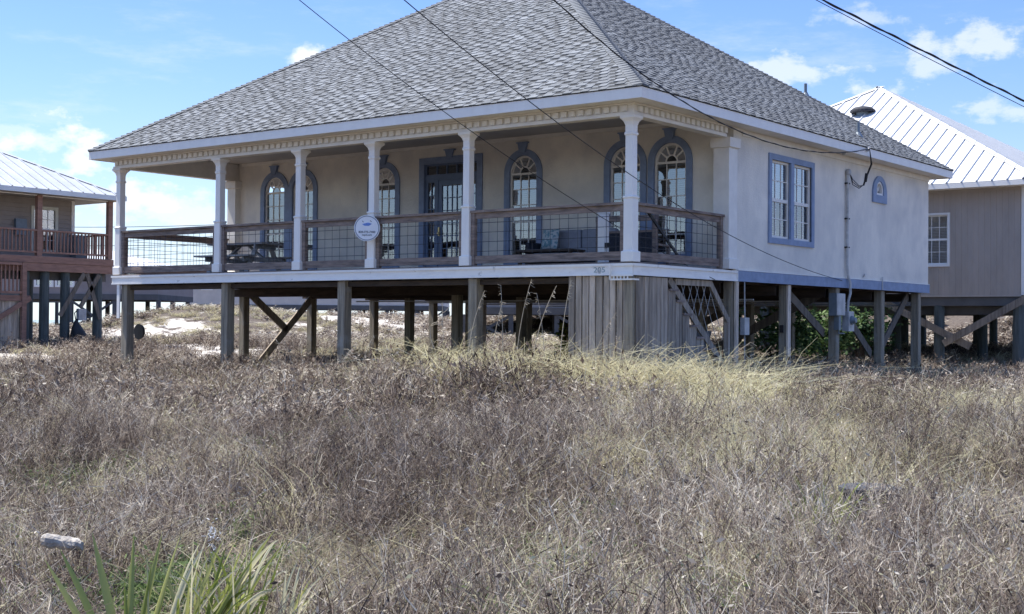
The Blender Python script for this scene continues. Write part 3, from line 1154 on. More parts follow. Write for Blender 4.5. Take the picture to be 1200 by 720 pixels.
# under-floor framing
ROWS = [0.05, 3.68, 6.10, 8.58, 11.2, 13.6]
PCX = [-14.2, -10.6, -6.98, -3.5, 0.0]
for y in ROWS:
    yy = y + (.16 if y < 1 else 0)
    zb_ = 2.30 if y < 1 else 2.20
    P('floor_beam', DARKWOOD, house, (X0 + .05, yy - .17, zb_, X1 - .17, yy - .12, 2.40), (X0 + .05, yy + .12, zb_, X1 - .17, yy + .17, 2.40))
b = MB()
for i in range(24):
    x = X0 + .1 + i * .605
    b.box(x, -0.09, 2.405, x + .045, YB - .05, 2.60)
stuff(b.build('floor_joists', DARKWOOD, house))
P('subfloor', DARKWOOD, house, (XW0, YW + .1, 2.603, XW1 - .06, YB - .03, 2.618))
for y in (13.2, 9.6, 7.0, 5.0):
    P('utility_pipe', CONDUIT, house, (X0 + 3, y, 2.08, X1 - .2, y + .03, 2.11))
# pilings
for i, y in enumerate(ROWS):
    for j, x in enumerate(PCX):
        w = 0.098 if y > 1 else 0.106
        g = G(x, y)
        bb = MB()
        zt = 2.42 if (y < 1 or j == 4) else 2.40
        tw = rng.uniform(-.01, .01)
        xx = x + (0.0 if j < 4 else -.03)
        bb.sqloft(xx, y, [(g - .5, w + .01), (g + .6, w + tw * .5), (zt, w)])
        o = bb.build('piling', PILE, house)
        md = o.modifiers.new('soft_edges', 'BEVEL')
        md.width = 0.012
        md.segments = 2
P('piling_cover_board', WHITEW, house, (-14.40, -0.12, 1.62, -14.30, -0.09, 2.42))
P('piling_lit_strip', GREYWOOD, house, (0.05, 6.0, G(0, 6) - .2, 0.09, 6.14, 2.42), tone=1.6)  # pale strips added, painting in skylight on the pilings' outer faces
P('piling_lit_strip', GREYWOOD, house, (0.09, 3.62, G(0, 4) - .2, 0.13, 3.74, 2.42), tone=1.4)


def brace(a, b_, w=.045, h=.19, m=GREYWOOD, tone=.8, nm='brace', up=(0, 0, 1)):
    bb = MB()
    bb.tone = tone
    bb.beam(a, b_, w, h, up)
    return bb.build(nm, m, house)


XBL = -14.06
brace((XBL, 6.1, 2.35), (XBL, 3.95, .35))
brace((XBL, 3.8, 2.25), (XBL, 5.05, 1.35))
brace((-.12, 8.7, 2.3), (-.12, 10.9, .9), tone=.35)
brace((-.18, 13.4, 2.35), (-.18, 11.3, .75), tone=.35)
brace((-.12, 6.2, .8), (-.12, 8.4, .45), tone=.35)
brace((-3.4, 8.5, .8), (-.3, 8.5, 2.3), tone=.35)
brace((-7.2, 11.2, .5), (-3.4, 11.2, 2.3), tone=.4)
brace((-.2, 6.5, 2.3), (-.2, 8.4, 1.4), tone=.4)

# --- railings: posts, rails and welded wire
def railing(p0, p1, posts, name='railing', z_lo=2.71):
    p0, p1 = Vector(p0), Vector(p1)
    d = (p1 - p0)
    L = d.length
    e = d.normalized()
    nrm = Vector((-e.y, e.x, 0))
    b = MB()
    b.beam(p0 + Vector((0, 0, 3.685)), p1 + Vector((0, 0, 3.685)), .13, .045)
    r = b.build(name, BROWNWOOD, house)
    b = MB()
    b.beam(p0 + Vector((0, 0, 3.605)), p1 + Vector((0, 0, 3.605)), .04, .11)
    b.build('top_rail', BROWNWOOD, r)
    b = MB()
    b.beam(p0 + Vector((0, 0, 2.80)), p1 + Vector((0, 0, 2.80)), .045, .09)
    b.build('bottom_rail', BROWNWOOD, r)
    b = MB()
    b.beam(p0 + Vector((0, 0, 2.725)), p1 + Vector((0, 0, 2.725)), .035, .055)
    b.build('toe_board', BROWNWOOD, r)
    for s_ in posts:
        q = p0 + e * s_
        b = MB()
        b.box(q.x - .044, q.y - .044, DZ, q.x + .044, q.y + .044, 3.66)
        b.build('rail_post', BROWNWOOD, r)
    b = MB()
    N = int(L / .20)
    for i in range(1, N):
        q = p0 + e * (i * L / N)
        b.tube([q + Vector((0, 0, 2.82)), q + Vector((0, 0, 3.57))], .0052, 4, cap=False)
    for z in (2.93, 3.11, 3.29, 3.47):
        q0, q1 = p0 + nrm * .008, p1 + nrm * .008
        b.tube([q0 + Vector((0, 0, z)), q1 + Vector((0, 0, z))], .0052, 4, cap=False)
    b.build('wire_mesh', WIRE, r)


for i in range(5):
    a, c_ = COLX[i] + .10, COLX[i + 1] - .10
    railing((a, 0, 0), (c_, 0, 0), [.045, c_ - a - .05])
railing((0, .10, 0), (0, 3.32, 0), [3.1])
railing((X0, .10, 0), (X0, 3.3, 0), [.05, 3.1])
b = MB()
b.beam((-.07, .62, 3.62), (-.07, 1.80, 2.80), .03, .05)
b.build('handrail', BLACK, house)
# gate post by the stair head
b = MB()
b.sqloft(-1.20, 0.95, [(DZ, .075), (3.60, .075), (3.62, .09), (3.66, .09), (3.70, .02)])
gp = b.build('gate_post', WHITE, house)
b = MB()
b.box(-1.12, .87, 2.98, -1.03, .93, 3.07)
b.build('latch', BLACK, gp)

# --- vertical skirt boards at the near corner, and the stair
bwid = 0.145
x = -1.24
i = 0
while x < 0.02:
    w = bwid * rng.uniform(.92, 1.06)
    x2 = min(x + w, 0.10)
    P('skirt_board', GREYWOOD, house, (x, -0.095 + rng.uniform(-.012, .012), G(x, 0) - .3, x2 - .024, -0.065, 2.425 - rng.uniform(0, .01)),
      tone=rng.uniform(.62, 1.45))
    x += w
P('corner_post', PILE, house, (-.03, -.125, G(0, 0) - .3, .135, -.098, 2.42))
STEPS = [(1.12, 2.40), (1.40, 2.20), (1.64, 2.0), (1.90, 1.76), (2.14, 1.55), (2.38, 1.33), (2.62, 1.12), (2.86, .9), (3.1, .7)]
y = 0.03
while y < 3.0:
    w = bwid * rng.uniform(.85, 1.0)
    top = 2.42
    for (ys, zt) in STEPS:
        if y + w / 2 > ys:
            idx_ = STEPS.index((ys, zt))
            top = STEPS[min(idx_ + 1, len(STEPS) - 1)][1]
    P('skirt_board', GREYWOOD, house, (0.070, y, G(0, y) - .3, 0.098 + rng.uniform(-.008, .012), y + w - .010, top - .01), tone=rng.uniform(.6, 1.05))
    y += w
for (ys, zt) in STEPS[1:]:
    P('stair_tread', BROWNWOOD, house, (-1.05, ys - .26, zt - .02, .13, ys + .04, zt + .02))
st = MB()
st.tone = .5
st.beam((-.02, 1.0, 2.30), (-.02, 3.15, .45), .05, .26)
st.beam((-1.0, 1.0, 2.30), (-1.0, 3.15, .45), .05, .26)
st.build('stair_stringer', GREYWOOD, house)
brace((.04, 1.22, 2.40), (.04, 3.38, .72), w=.04, h=.14, tone=.75, nm='stair_handrail')
brace((.04, 2.74, 2.38), (.04, 3.50, 1.62), w=.04, h=.12, tone=.75, nm='stair_handrail')
brace((.045, 1.45, 2.355), (.045, 2.75, 2.355), w=.035, h=.11, tone=.9, nm='stair_top_rail')
P('stair_newel', GREYWOOD, house, (-.02, 3.42, G(0, 3.5) - .2, .07, 3.51, 1.72), tone=.9)
lt = MB()
for i in range(5):
    yy = 1.75 + i * .26
    lt.tube([(.0, yy, 2.30), (.0, min(yy + .55, 3.4), max(2.30 - (min(yy + .55, 3.4) - yy) * 1.9, 1.3))], .007, 4)
    lt.tube([(.012, yy + .1, 2.30), (.012, yy - .15 + .0, 2.30 - .25 * 2.2)], .006, 4)
lt.build('stair_netting', CONDUIT, house)
la = MB()
for i in range(14):
    o_ = i * .09
    la.beam((-.5, 2.75 + o_ * .5, .55), (-.5, 2.75 + o_ * .5 + .45, 1.45), .008, .03, up=(1, 0, 0))
    la.beam((-.49, 3.65 - o_ * .5, .55), (-.49, 3.65 - o_ * .5 - .45, 1.45), .008, .03, up=(1, 0, 0))
la.build('lattice_panel', FARDECK, house)
# white bracket hung below the deck corner
b = MB()
for (a, c_) in (((-.30, -.19, 2.42), (.17, -.19, 2.42)), ((-.30, -.19, 2.35), (.17, -.19, 2.35)), ((-.30, -.19, 2.35), (-.30, -.19, 2.62)), ((.17, -.19, 2.35), (.17, .0, 2.35))):
    b.beam(a, c_, .022, .028)
for i in range(5):
    b.box(-.24 + i * .07, -.185, 2.36, -.215 + i * .07, -.165, 2.43)
b.build('hanging_bracket', WHITE, house)

# --- house number
def text_mesh(body, size, m, parent, loc, rot, extrude=.003, sx=1.0, name='lettering', bold=0.0):
    cu = bpy.data.curves.new('t', 'FONT')
    cu.body = body
    cu.size = size
    cu.extrude = extrude
    cu.align_x = 'CENTER'
    cu.align_y = 'CENTER'
    cu.offset = bold
    o = bpy.data.objects.new('t', cu)
    COL.objects.link(o)
    dg = bpy.context.evaluated_depsgraph_get()
    me = bpy.data.meshes.new_from_object(o.evaluated_get(dg))
    me.transform(Matrix.Translation(loc) @ rot @ Matrix.Diagonal((sx, 1, 1, 1)))
    me.materials.clear()
    me.materials.append(m)
    bpy.data.objects.remove(o)
    return link(name, me, parent)


RF = Matrix.Rotation(pi / 2, 4, 'X')
text_mesh('205', .135, NUMBERM, house, (-.56, -.1355, 2.52), RF, name='house_number', sx=1.25)

# --- electric service on the right wall
XR = XW1
b = MB()
b.tube([(XR + .05, 8.88, 5.02), (XR + .05, 8.88, 2.95), (XR + .06, 8.90, 2.72), (XR + .09, 8.96, 2.55), (XR + .09, 8.97, 2.30), (XR + .06, 8.93, 2.14), (XR + .05, 8.92, 1.9)], .032, 8)
mast = b.build('conduit', CONDUIT, house)
b = MB()
b.lathe((XR + .06, 8.90, 5.0), [(-.02, .04), (.0, .06), (.07, .065), (.12, .04), (.13, .01)], 12)
b.build('weather_head', LIGHTMETAL, mast)
for z in (4.80, 4.0, 3.35):
    b = MB()
    b.box(XR + .0, 8.83, z - .015, XR + .07, 8.98, z + .015)
    b.build('conduit_strap', BLACK, mast)
P('breaker_box', GREYMETAL, house, (-.02, 8.28, 1.80, .16, 8.74, 2.30))
P('breaker_box_lid', LIGHTMETAL, house, (.162, 8.29, 1.81, .175, 8.73, 2.29))
mb = P('meter_box', LIGHTMETAL, house, (.06, 8.82, 1.45, .22, 9.12, 1.90))
b = MB()
b.tube([(.22, 8.98, 1.70), (.26, 8.98, 1.70)], .10, 18)
b.tube([(.26, 8.98, 1.70), (.33, 8.98, 1.70)], .08, 18, r1=.06)
b.build('meter_dial', GREYMETAL, mb)
b = MB()
b.tube([(.10, 8.55, 1.8), (.10, 8.55, 1.40), (.10, 8.85, 1.40)], .02, 6)
b.box(.02, 8.46, 1.48, .14, 8.60, 1.80)
b.build('junction_box', GREYMETAL, house)
P('switch_box', LIGHTMETAL, house, (.10, 3.86, 1.38, .20, 4.06, 1.72))
b = MB()
b.tube([(.15, 3.96, 1.72), (.15, 3.94, 2.42)], .014, 6)
b.tube([(.15, 3.96, 1.38), (.15, 3.96, .3)], .012, 6)
b.build('conduit', CONDUIT, house)
b = MB()
b.box(-.08, 5.965, 1.42, .0, 5.98, 1.58)
b.box(-.065, 5.955, 1.44, -.015, 5.965, 1.56)
b.build('outlet_box', BLACK, house)
b = MB()
b.tube([(XR + .02, 9.85, 2.70), (XR + .06, 9.85, 2.78), (XR + .06, 9.85, 2.72)], .012, 6)
b.build('wall_bib', CONDUIT, house)
b = MB()
b.box(XR + .031, 10.95, 2.44, XR + .045, 11.0, 2.74)
b.build('wall_strip', CONDUIT, house)
# drip loops at the mast
b = MB()
hook = Vector((.62, 9.0, 5.55))
for k in range(3):
    s_ = .03 * k
    b.tube([hook, (.55, 9.25 + s_, 5.25), (.40, 9.30 + s_, 4.95), (.35, 9.28 + s_, 4.78), (.3, 9.18, 4.70 + s_), (.2, 9.05, 4.78 + s_ * 2), (XR + .08, 8.94, 5.02)], .009, 6)
b.tube([(.42, 9.32, 5.05), (.38, 9.34, 4.86)], .035, 8)
b.tube([(.45, 9.24, 5.04), (.42, 9.24, 4.88)], .03, 8)
b.build('drip_loop', BLACK, house)

# --- small camera on a porch pier? ceiling light fixtures under the eave
b = MB()
b.lathe((.35, 8.2, 5.36), [(0, .03), (.03, .05), (.055, .05)], 10)
b.build('eave_light', LIGHTMETAL, house)

# ------------------------------------------------------------------ round sign
sg = thing('round_sign', 'round white sign with blue boat, on the fourth porch column from the left', 'sign', (-6.10, -.135, 3.45))
b = MB()
def disc(r, y0, y1, c=(-6.10, 3.455), k=48, name=None):
    bb = MB()
    bb.plate([[(c[0] + r * cos(2 * pi * i / k), c[1] + r * sin(2 * pi * i / k)) for i in range(k)]], FRONT(0), y0, y1)
    return bb
disc(.262, -.150, -.125).build('board', SIGNW, sg)
rb = MB()
k = 48
rb.plate([[(-6.10 + .247 * cos(2 * pi * i / k), 3.455 + .247 * sin(2 * pi * i / k)) for i in range(k)],
          [(-6.10 + .232 * cos(2 * pi * i / k), 3.455 + .232 * sin(2 * pi * i / k)) for i in range(k)]], FRONT(0), -.154, -.1505)
rb.build('ring', SIGNB, sg)
bt = MB()
bt.plate([[(-6.20, 3.535), (-6.15, 3.50), (-6.06, 3.50), (-6.00, 3.54), (-6.03, 3.55), (-6.08, 3.565), (-6.14, 3.55)]], FRONT(0), -.154, -.1505)
bt.build('boat_emblem', SIGNL, sg)
bt = MB()
bt.plate([[(-6.195, 3.605), (-6.185, 3.60), (-6.165, 3.575), (-6.18, 3.572), (-6.195, 3.59)]], FRONT(0), -.154, -.1505)
bt.plate([[(-6.04, 3.605), (-6.03, 3.61), (-6.0, 3.58), (-6.015, 3.578), (-6.03, 3.59)]], FRONT(0), -.154, -.1505)
bt.build('bird_emblem', SIGNT, sg)
text_mesh('820-775-7400', .060, SIGNT, sg, (-6.10, -.1515, 3.375), RF, bold=.0012)
text_mesh('nspd.com', .052, SIGNT, sg, (-6.10, -.1515, 3.318), RF, bold=.001)

sg.rotation_euler = (0, 0, RAD(33))
sg.location = (-6.06, -.262, 3.45)

# ------------------------------------------------------------------ picnic table
def picnic(cx, cy, rz):
    t = thing('picnic_table', 'grey weathered picnic table with attached benches at the left end of the porch', 'table', (0, 0, 0))
    L = 1.75
    for i in range(5):
        P('plank', TABLEWOOD, t, (-L / 2, -.36 + i * .145, .72, L / 2, -.225 + i * .145, .76))
    for s_ in (-1, 1):
        for i in range(2):
            y = s_ * (.60 + .14 * i)
            P('bench_plank', TABLEWOOD, t, (-L / 2, y - .065, .42, L / 2, y + .065, .46))
        x = s_ * (L / 2 - .28)
        for q in (-1, 1):
            b = MB()
            b.beam((x, q * .22, .72), (x, q * .62, 0), .04, .12, up=(1, 0, 0))
            b.build('leg', TABLEWOOD, t)
        P('bench_support', TABLEWOOD, t, (x + .022, -.74, .31, x + .06, .74, .42))
        P('top_support', TABLEWOOD, t, (x + .022, -.36, .62, x + .06, .36, .72))
        b = MB()
        b.beam((x, 0, .40), (x - s_ * .45, 0, .70), .04, .08, up=(0, 1, 0))
        b.build('diagonal_strut', TABLEWOOD, t)
    t.location = (cx, cy, DZ)
    t.rotation_euler = (0, 0, rz)
    return t


picnic(-12.0, 1.75, RAD(6))

# ------------------------------------------------------------------ porch furniture
def soft(b, x0, y0, z0, x1, y1, z1, r):
    b.box(x0, y0, z0, x1, y1, z1)


sf = thing('patio_sofa', 'dark wicker patio sofa with grey cushions on the porch near the right corner', 'sofa', (-3.1, 2.75, DZ))
P('frame', WICKER, sf, (-3.95, 2.35, DZ + .12, -2.25, 3.15, DZ + .30), (-3.98, 2.34, DZ, -3.88, 3.2, DZ + .12), (-2.32, 2.34, DZ, -2.22, 3.2, DZ + .12))
P('armrest', WICKER, sf, (-4.06, 2.35, DZ + .12, -3.955, 3.2, DZ + .58))
P('armrest', WICKER, sf, (-2.245, 2.35, DZ + .12, -2.14, 3.2, DZ + .58))
P('backrest', WICKER, sf, (-3.95, 3.152, DZ + .12, -2.25, 3.25, DZ + .72))
for (x0, x1) in ((-3.94, -3.11), (-3.09, -2.26)):
    for nm, bx in (('seat_cushion', (x0, 2.36, DZ + .302, x1, 3.0, DZ + .44)), ('back_cushion', (x0, 2.98, DZ + .442, x1, 3.148, DZ + .86))):
        o = P(nm, CUSHION, sf, bx)
        md = o.modifiers.new('soft_edges', 'BEVEL')
        md.width = .045
        md.segments = 3
pw = thing('throw_pillow', 'leaf patterned throw pillow leaning at the left end of the grey porch sofa', 'pillow', (-3.62, 2.75, DZ + .5))
b = MB()
N = 10
vs, fs = [], []
for sgn in (-1, 1):
    for i in range(N + 1):
        for j in range(N + 1):
            a, c_ = i / N * 2 - 1, j / N * 2 - 1
            h = .085 * (1 - a * a) ** .5 * (1 - c_ * c_) ** .5
            vs.append((-3.72 + .22 * a * (1 - .08 * (1 - c_ * c_)), 2.82 + sgn * h - .12 * (c_ * .5 - .5) * -1, DZ + .67 + .22 * c_ * (1 - .08 * (1 - a * a))))
M = (N + 1) ** 2
for sgn in (0, 1):
    for i in range(N):
        for j in range(N):
            q = sgn * M + i * (N + 1) + j
            fs.append((q, q + 1, q + N + 2, q + N + 1))
b.add(vs, fs)
b.build('cover', PILLOW, pw, smooth=True)
# low table
lo = thing('coffee_table', 'low dark wood table in front of the porch sofa', 'table', (-3.1, 1.8, DZ))
P('table_top', DARKWOOD, lo, (-3.7, 1.55, DZ + .33, -2.35, 2.05, DZ + .37))
for sx in (-3.66, -2.44):
    for sy in (1.58, 1.97):
        P('leg', DARKWOOD, lo, (sx, sy, DZ, sx + .06, sy + .06, DZ + .328))
P('shelf', DARKWOOD, lo, (-3.66, 1.60, DZ + .12, -2.38, 2.0, DZ + .14))
# wooden framed wicker bar
ch = thing('porch_bench', 'high backed porch bench with wood frame and dark woven panels behind the corner column', 'bench', (-1.3, 1.9, DZ))
yb = 1.9
P('top_rail', BROWNWOOD, ch, (-1.98, yb - .05, DZ + .88, -.62, yb + .06, DZ + .98))
for x in (-1.98, -1.34, -.70):
    P('post', BROWNWOOD, ch, (x, yb - .04, DZ, x + .08, yb + .04, DZ + .879))
P('mid_rail', BROWNWOOD, ch, (-1.90, yb - .02, DZ + .66, -.70, yb + .02, DZ + .70))
P('woven_panel', WICKER, ch, (-1.899, yb - .012, DZ + .10, -1.341, yb + .012, DZ + .659))
P('woven_panel', WICKER, ch, (-1.259, yb - .012, DZ + .10, -.701, yb + .012, DZ + .659))
P('bottom_rail', BROWNWOOD, ch, (-1.90, yb - .025, DZ + .04, -.70, yb + .025, DZ + .099))
P('seat', BROWNWOOD, ch, (-1.97, yb + .062, DZ + .40, -.63, yb + .52, DZ + .44))
for x in (-1.97, -.69):
    P('leg', BROWNWOOD, ch, (x, yb + .45, DZ, x + .06, yb + .51, DZ + .399))

# ------------------------------------------------------------------ neighbour on the right
HR = Vector((1.12, 18.64, 0))
rh = thing('neighbour_house', 'taupe vertical-sided beach house with white standing seam metal roof behind the right end', 'house', (-6, 26, G(-6, 26)))
RW = 16.2
rx1, ry0 = HR.x, HR.y
rx0, ry1 = rx1 - 14.1, ry0 + 14.1
zb, zt = 2.47, 5.54
t = MB()
t.plate([rect_loop(rx0, zb, rx1, zt), rect_loop(-1.75, 3.36, -.97, 4.82)], FRONT(ry0), 0, .15)
t.build('wall', SIDETAUPE, rh)
P('wall', SIDETAUPE, rh, (rx1 - .15, ry0 + .152, zb, rx1, ry1, zt))
P('wall', SIDETAUPE, rh, (rx0, ry0 + .152, zb, rx0 + .15, ry1, zt))
P('wall', SIDETAUPE, rh, (rx0 + .152, ry1 - .15, zb, rx1 - .152, ry1, zt))
P('floor', FARDARK, rh, (rx0, ry0 + .02, zb - .3, rx1 - .02, ry1, zb - .003))
b = MB()
x = rx1 - .08
while x > rx0:
    if not (-1.80 < x < -.92):
        b.box(x - .018, ry0 - .022, zb + .02, x + .018, ry0 - .001, zt - .1)
    else:
        b.box(x - .018, ry0 - .022, zb + .02, x + .018, ry0 - .001, 3.30)
        b.box(x - .018, ry0 - .022, 4.88, x + .018, ry0 - .001, zt - .1)
    x -= .165
stuff(b.build('siding_battens', SIDETAUPE, rh))
b = MB()
y = ry0 + .2
while y < ry1:
    b.box(rx1 + .001, y - .018, zb + .02, rx1 + .022, y + .018, zt - .1)
    y += .165
stuff(b.build('siding_battens', SIDETAUPE, rh))
P('corner_board', WHITE, rh, (rx1 - .02, ry0 - .03, zb, rx1 + .10, ry0 + .13, zt))
P('base_trim', SIDETAUPE, rh, (rx0, ry0 - .03, zb - .04, rx1 - .021, ry0 - .002, zb + .018))
P('frieze', SIDETAUPE, rh, (rx0, ry0 - .035, zt - .099, rx1 - .021, ry0 - .003, zt))
t = MB()
t.plate([rect_loop(-1.80, 3.31, -.92, 4.87), rect_loop(-1.74, 3.37, -.98, 4.81)], FRONT(ry0), -.045, .02)
w = t.build('window', WHITE, rh)
f = MB()
f.plate([rect_loop(-1.742, 3.372, -.978, 4.812), rect_loop(-1.70, 3.42, -1.02, 4.07), rect_loop(-1.70, 4.13, -1.02, 4.77)], FRONT(ry0), .025, .07)
for i in (1, 2):
    xx = -1.70 + .68 * i / 3
    f.box(xx - .008, ry0 + .03, 3.42, xx + .008, ry0 + .06, 4.07)
    f.box(xx - .008, ry0 + .03, 4.13, xx + .008, ry0 + .06, 4.77)
for zz in (3.74, 4.45):
    f.box(-1.70, ry0 + .033, zz - .008, -1.02, ry0 + .057, zz + .008)
f.build('sash', WHITE, w)
for (za, zc) in ((3.42, 4.07), (4.13, 4.77)):
    pane_grid(w, -1.70, -1.02, za, zc, 3, 2, ry0 + .048)
bl = MB()
z = 3.40
while z < 4.8:
    bl.box(-1.72, ry0 + .11, z, -1.0, ry0 + .135, z + .028)
    z += .045
stuff(bl.build('blind', BLIND, w))
# roof
ov = 0.60
qx0, qx1, qy0, qy1 = rx0 - ov, rx1 + ov, ry0 - ov, ry1 + ov
HS = (qx1 - qx0) / 2
ZR = 5.66
SR = 4.37 / HS
cr_, sr_ = 1 / sqrt(1 + SR * SR), SR / sqrt(1 + SR * SR)
P('fascia', WHITE, rh, (qx0, qy0, zt - .03, qx1, qy0 + .03, ZR - .01))
P('fascia', WHITE, rh, (qx1 - .03, qy0 + .031, zt - .03, qx1, qy1, ZR - .01))
P('fascia', WHITE, rh, (qx0, qy0 + .031, zt - .03, qx0 + .03, qy1, ZR - .01))
P('soffit', WHITE, rh, (qx0 + .031, qy0 + .031, zt - .02, qx1 - .031, qy1 - .031, zt - .005))


def roof_panels(root, qx0, qy0, S_, ZR, SR, pitch, m, rib=.03, ribw=.03, sides=(0, 1, 2, 3), name='roof_panel'):
    """standing seam panels on a square pyramid roof; each panel a folded tray with raised seams"""
    c_, s_ = 1 / sqrt(1 + SR * SR), SR / sqrt(1 + SR * SR)
    sd = [((qx0, qy0), (1, 0), (0, 1)), ((qx0 + S_, qy0), (0, 1), (-1, 0)), ((qx0 + S_, qy0 + S_), (-1, 0), (0, -1)), ((qx0, qy0 + S_), (0, -1), (1, 0))]

    def pt(k, a, inset, h):
        (ax, ay), e, n_ = sd[k]
        return (ax + e[0] * a + n_[0] * (inset - h * s_), ay + e[1] * a + n_[1] * (inset - h * s_), ZR + inset * SR + h * c_)
    N = int(round(S_ / pitch))
    for k in sides:
        for i in range(N):
            a0, a1 = S_ * i / N, S_ * (i + 1) / N
            i0, i1 = min(a0, S_ - a0), min(a1, S_ - a1)
            b = MB()
            w_ = ribw
            ia = min(a0 + w_, S_ - a0 - w_)
            poly = [(a0, 0), (a1, 0), (a1, i1)]
            if a0 < S_ / 2 < a1:
                poly.append((S_ / 2, S_ / 2))
            poly.append((a0, i0))
            if i0 <= 0: poly = poly[:-1]
            if i1 <= 0: poly = [q for q in poly if q != (a1, i1)]
            b.add([pt(k, a, q, 0) for a, q in poly], [tuple(range(len(poly)))])
            if i0 > .1:
                e0, e1 = (a0, 0), (a0, i0)
                b.hexa([pt(k, a0 - w_ / 2, 0, 0), pt(k, a0 + w_ / 2, 0, 0), pt(k, a0 + w_ / 2, i0, 0), pt(k, a0 - w_ / 2, i0, 0),
                        pt(k, a0 - w_ / 2, 0, rib), pt(k, a0 + w_ / 2, 0, rib), pt(k, a0 + w_ / 2, i0, rib), pt(k, a0 - w_ / 2, i0, rib)])
            b.build(name, m, root)
        # hip flashing
        b = MB()
        A = Vector(pt(k, 0, 0, .035))
        B_ = Vector(pt(k, S_ / 2, S_ / 2, .035))
        e = Vector((*sd[k][1], 0)) * .2
        n_ = Vector((*sd[k][2], 0)) * .2
        b.add([A, B_, B_ + e * .0, A + e, A + n_, A + e - Vector((0, 0, .05)), A + n_ - Vector((0, 0, .05)), B_ + e - Vector((0, 0, 0)), B_ + n_],
              [(0, 1, 7, 3), (0, 4, 8, 1)])
        b.build('hip_flashing', m, root)
    return pt


rpt = roof_panels(rh, qx0, qy0, HS * 2, ZR, SR, .42, METALROOF, rib=.045, ribw=.03)
# round attic vent
vp = on_y(1022, 138, 0)
best = None
r_ = pix_dir(1011, 133)
# ray / front slope plane:  z = ZR + SR*(y-qy0)
tt = (ZR - SR * qy0 - CAM.z + SR * CAM.y) / (r_.z - SR * r_.y)
vp = CAM + r_ * tt
b = MB()
b.lathe((vp.x, vp.y, vp.z - .25), [(0, .22), (.30, .22)], 20)
v = b.build('attic_vent', GREYMETAL, rh)
b = MB()
b.lathe((vp.x, vp.y, vp.z + .07), [(-.05, .40), (-.03, .43), (.03, .42), (.12, .30), (.16, .12), (.165, .01)], 24)
b.build('vent_cap', mat('vent_dark', (.03, .032, .04), .8, .1), v)
# pilings and braces
for yy in (ry0 + .15, ry0 + 4, ry0 + 8, ry0 + 12, ry1 - .2):
    for xx in (rx1 - .15, rx1 - 2.4, rx1 - 5.2, rx1 - 8, rx1 - 11, rx1 - 14.6):
        b = MB()
        g = G(xx, yy)
        b.lathe((xx, yy, 0), [(g - .3, .17), (zb - .29, .15)], 10)
        b.build('piling', PILEDARK, rh)
P('floor_beam', FARDARK, rh, (rx0, ry0 + .35, zb - .55, rx1, ry0 + .45, zb - .302))
P('floor_beam', FARDARK, rh, (rx0, ry0 + 4.2, zb - .55, rx1, ry0 + 4.3, zb - .302))
for (a, c_) in (((-3.3, 1.95 + .55), (-.30, 1.00)), ((-1.05, 1.08), (1.45, 2.48))):
    b = MB()
    b.beam((a[0], ry0 - .08 - (.06 if a[0] > -2 else 0), a[1]), (c_[0], ry0 - .08 - (.06 if a[0] > -2 else 0), c_[1]), .05, .20)
    b.t = [.5] * len(b.v)
    b.build('brace', MATS['grey_weathered_wood'], rh)
for (xx) in (.63, ):
    P('piling', PILEDARK, rh, (xx - .12, ry0 + 2.0, .3, xx + .12, ry0 + 2.24, zb - .3))
P('utility_box', BLACK, rh, (.75, ry0 + .3, 1.35, 1.0, ry0 + .5, 1.6))
P('floodlight_post', GREYMETAL, rh, (.86, ry0 + .38, .4, .90, ry0 + .42, 1.35))

# ------------------------------------------------------------------ neighbour on the left
lh = thing('neighbour_house', 'brown-railed beach house with ribbed white metal roof at the left edge', 'house', (-31, 5, G(-31, 5)))
XL = -27.25
LP = XL - 1.6                      # wall plane behind the side porch
ly1, ly0 = 9.05, -4.0
fz = 3.19                          # bottom of the brown band
P('deck_band', REDWOOD, lh, (XL - .05, ly0, fz, XL, ly1, fz + .27))
P('deck_band', REDWOOD, lh, (XL - .04, ly0, fz + .28, XL + .02, ly1 + .02, fz + .50))
P('deck_band', REDWOOD, lh, (XL - 8.0, ly1 - .05, fz, XL - .051, ly1, fz + .49))
P('deck', FARDECK, lh, (XL - 9, ly0, fz + .47, XL - .05, ly1 - .06, fz + .51))
FD = fz + .51
for y in (8.95, 6.15, 3.35, .55, -2.25):
    P('porch_post', REDWOOD, lh, (XL - .17, y - .09, FD, XL - .01, y + .09, 5.74))
# rails and balusters
RYS = [(8.95, 6.15), (6.15, 3.35), (3.35, .55), (.55, -2.25)]
bm_ = None
for (ya, yc) in RYS:
    P('top_rail', REDWOOD, lh, (XL - .15, yc + .09, FD + .83, XL - .02, ya - .09, FD + .89))
    P('bottom_rail', REDWOOD, lh, (XL - .12, yc + .09, FD + .10, XL - .05, ya - .09, FD + .16))
    n = 19
    for i in range(n):
        y = yc + .15 + (ya - yc - .30) * i / (n - 1)
        if bm_ is None:
            bb = MB()
            bb.box(-.02, -.02, 0, .02, .02, .67)
            o = bb.build('baluster', REDWOOD, lh)
            bm_ = o.data
        else:
            o = bpy.data.objects.new('baluster', bm_)
            COL.objects.link(o)
            o.parent = lh
            o.matrix_parent_inverse = Matrix.Translation(lh.location).inverted()
        o.location = (XL - .085, y, FD + .161)
P('top_rail', REDWOOD, lh, (XL - 2.0, ly1 - .16, FD + .83, XL - .2, ly1 - .04, FD + .89))
b = MB()
for i in range(12):
    b.box(XL - .3 - i * .14, ly1 - .12, FD, XL - .26 - i * .14, ly1 - .08, FD + .829)
b.build('back_railing', REDWOOD, lh)
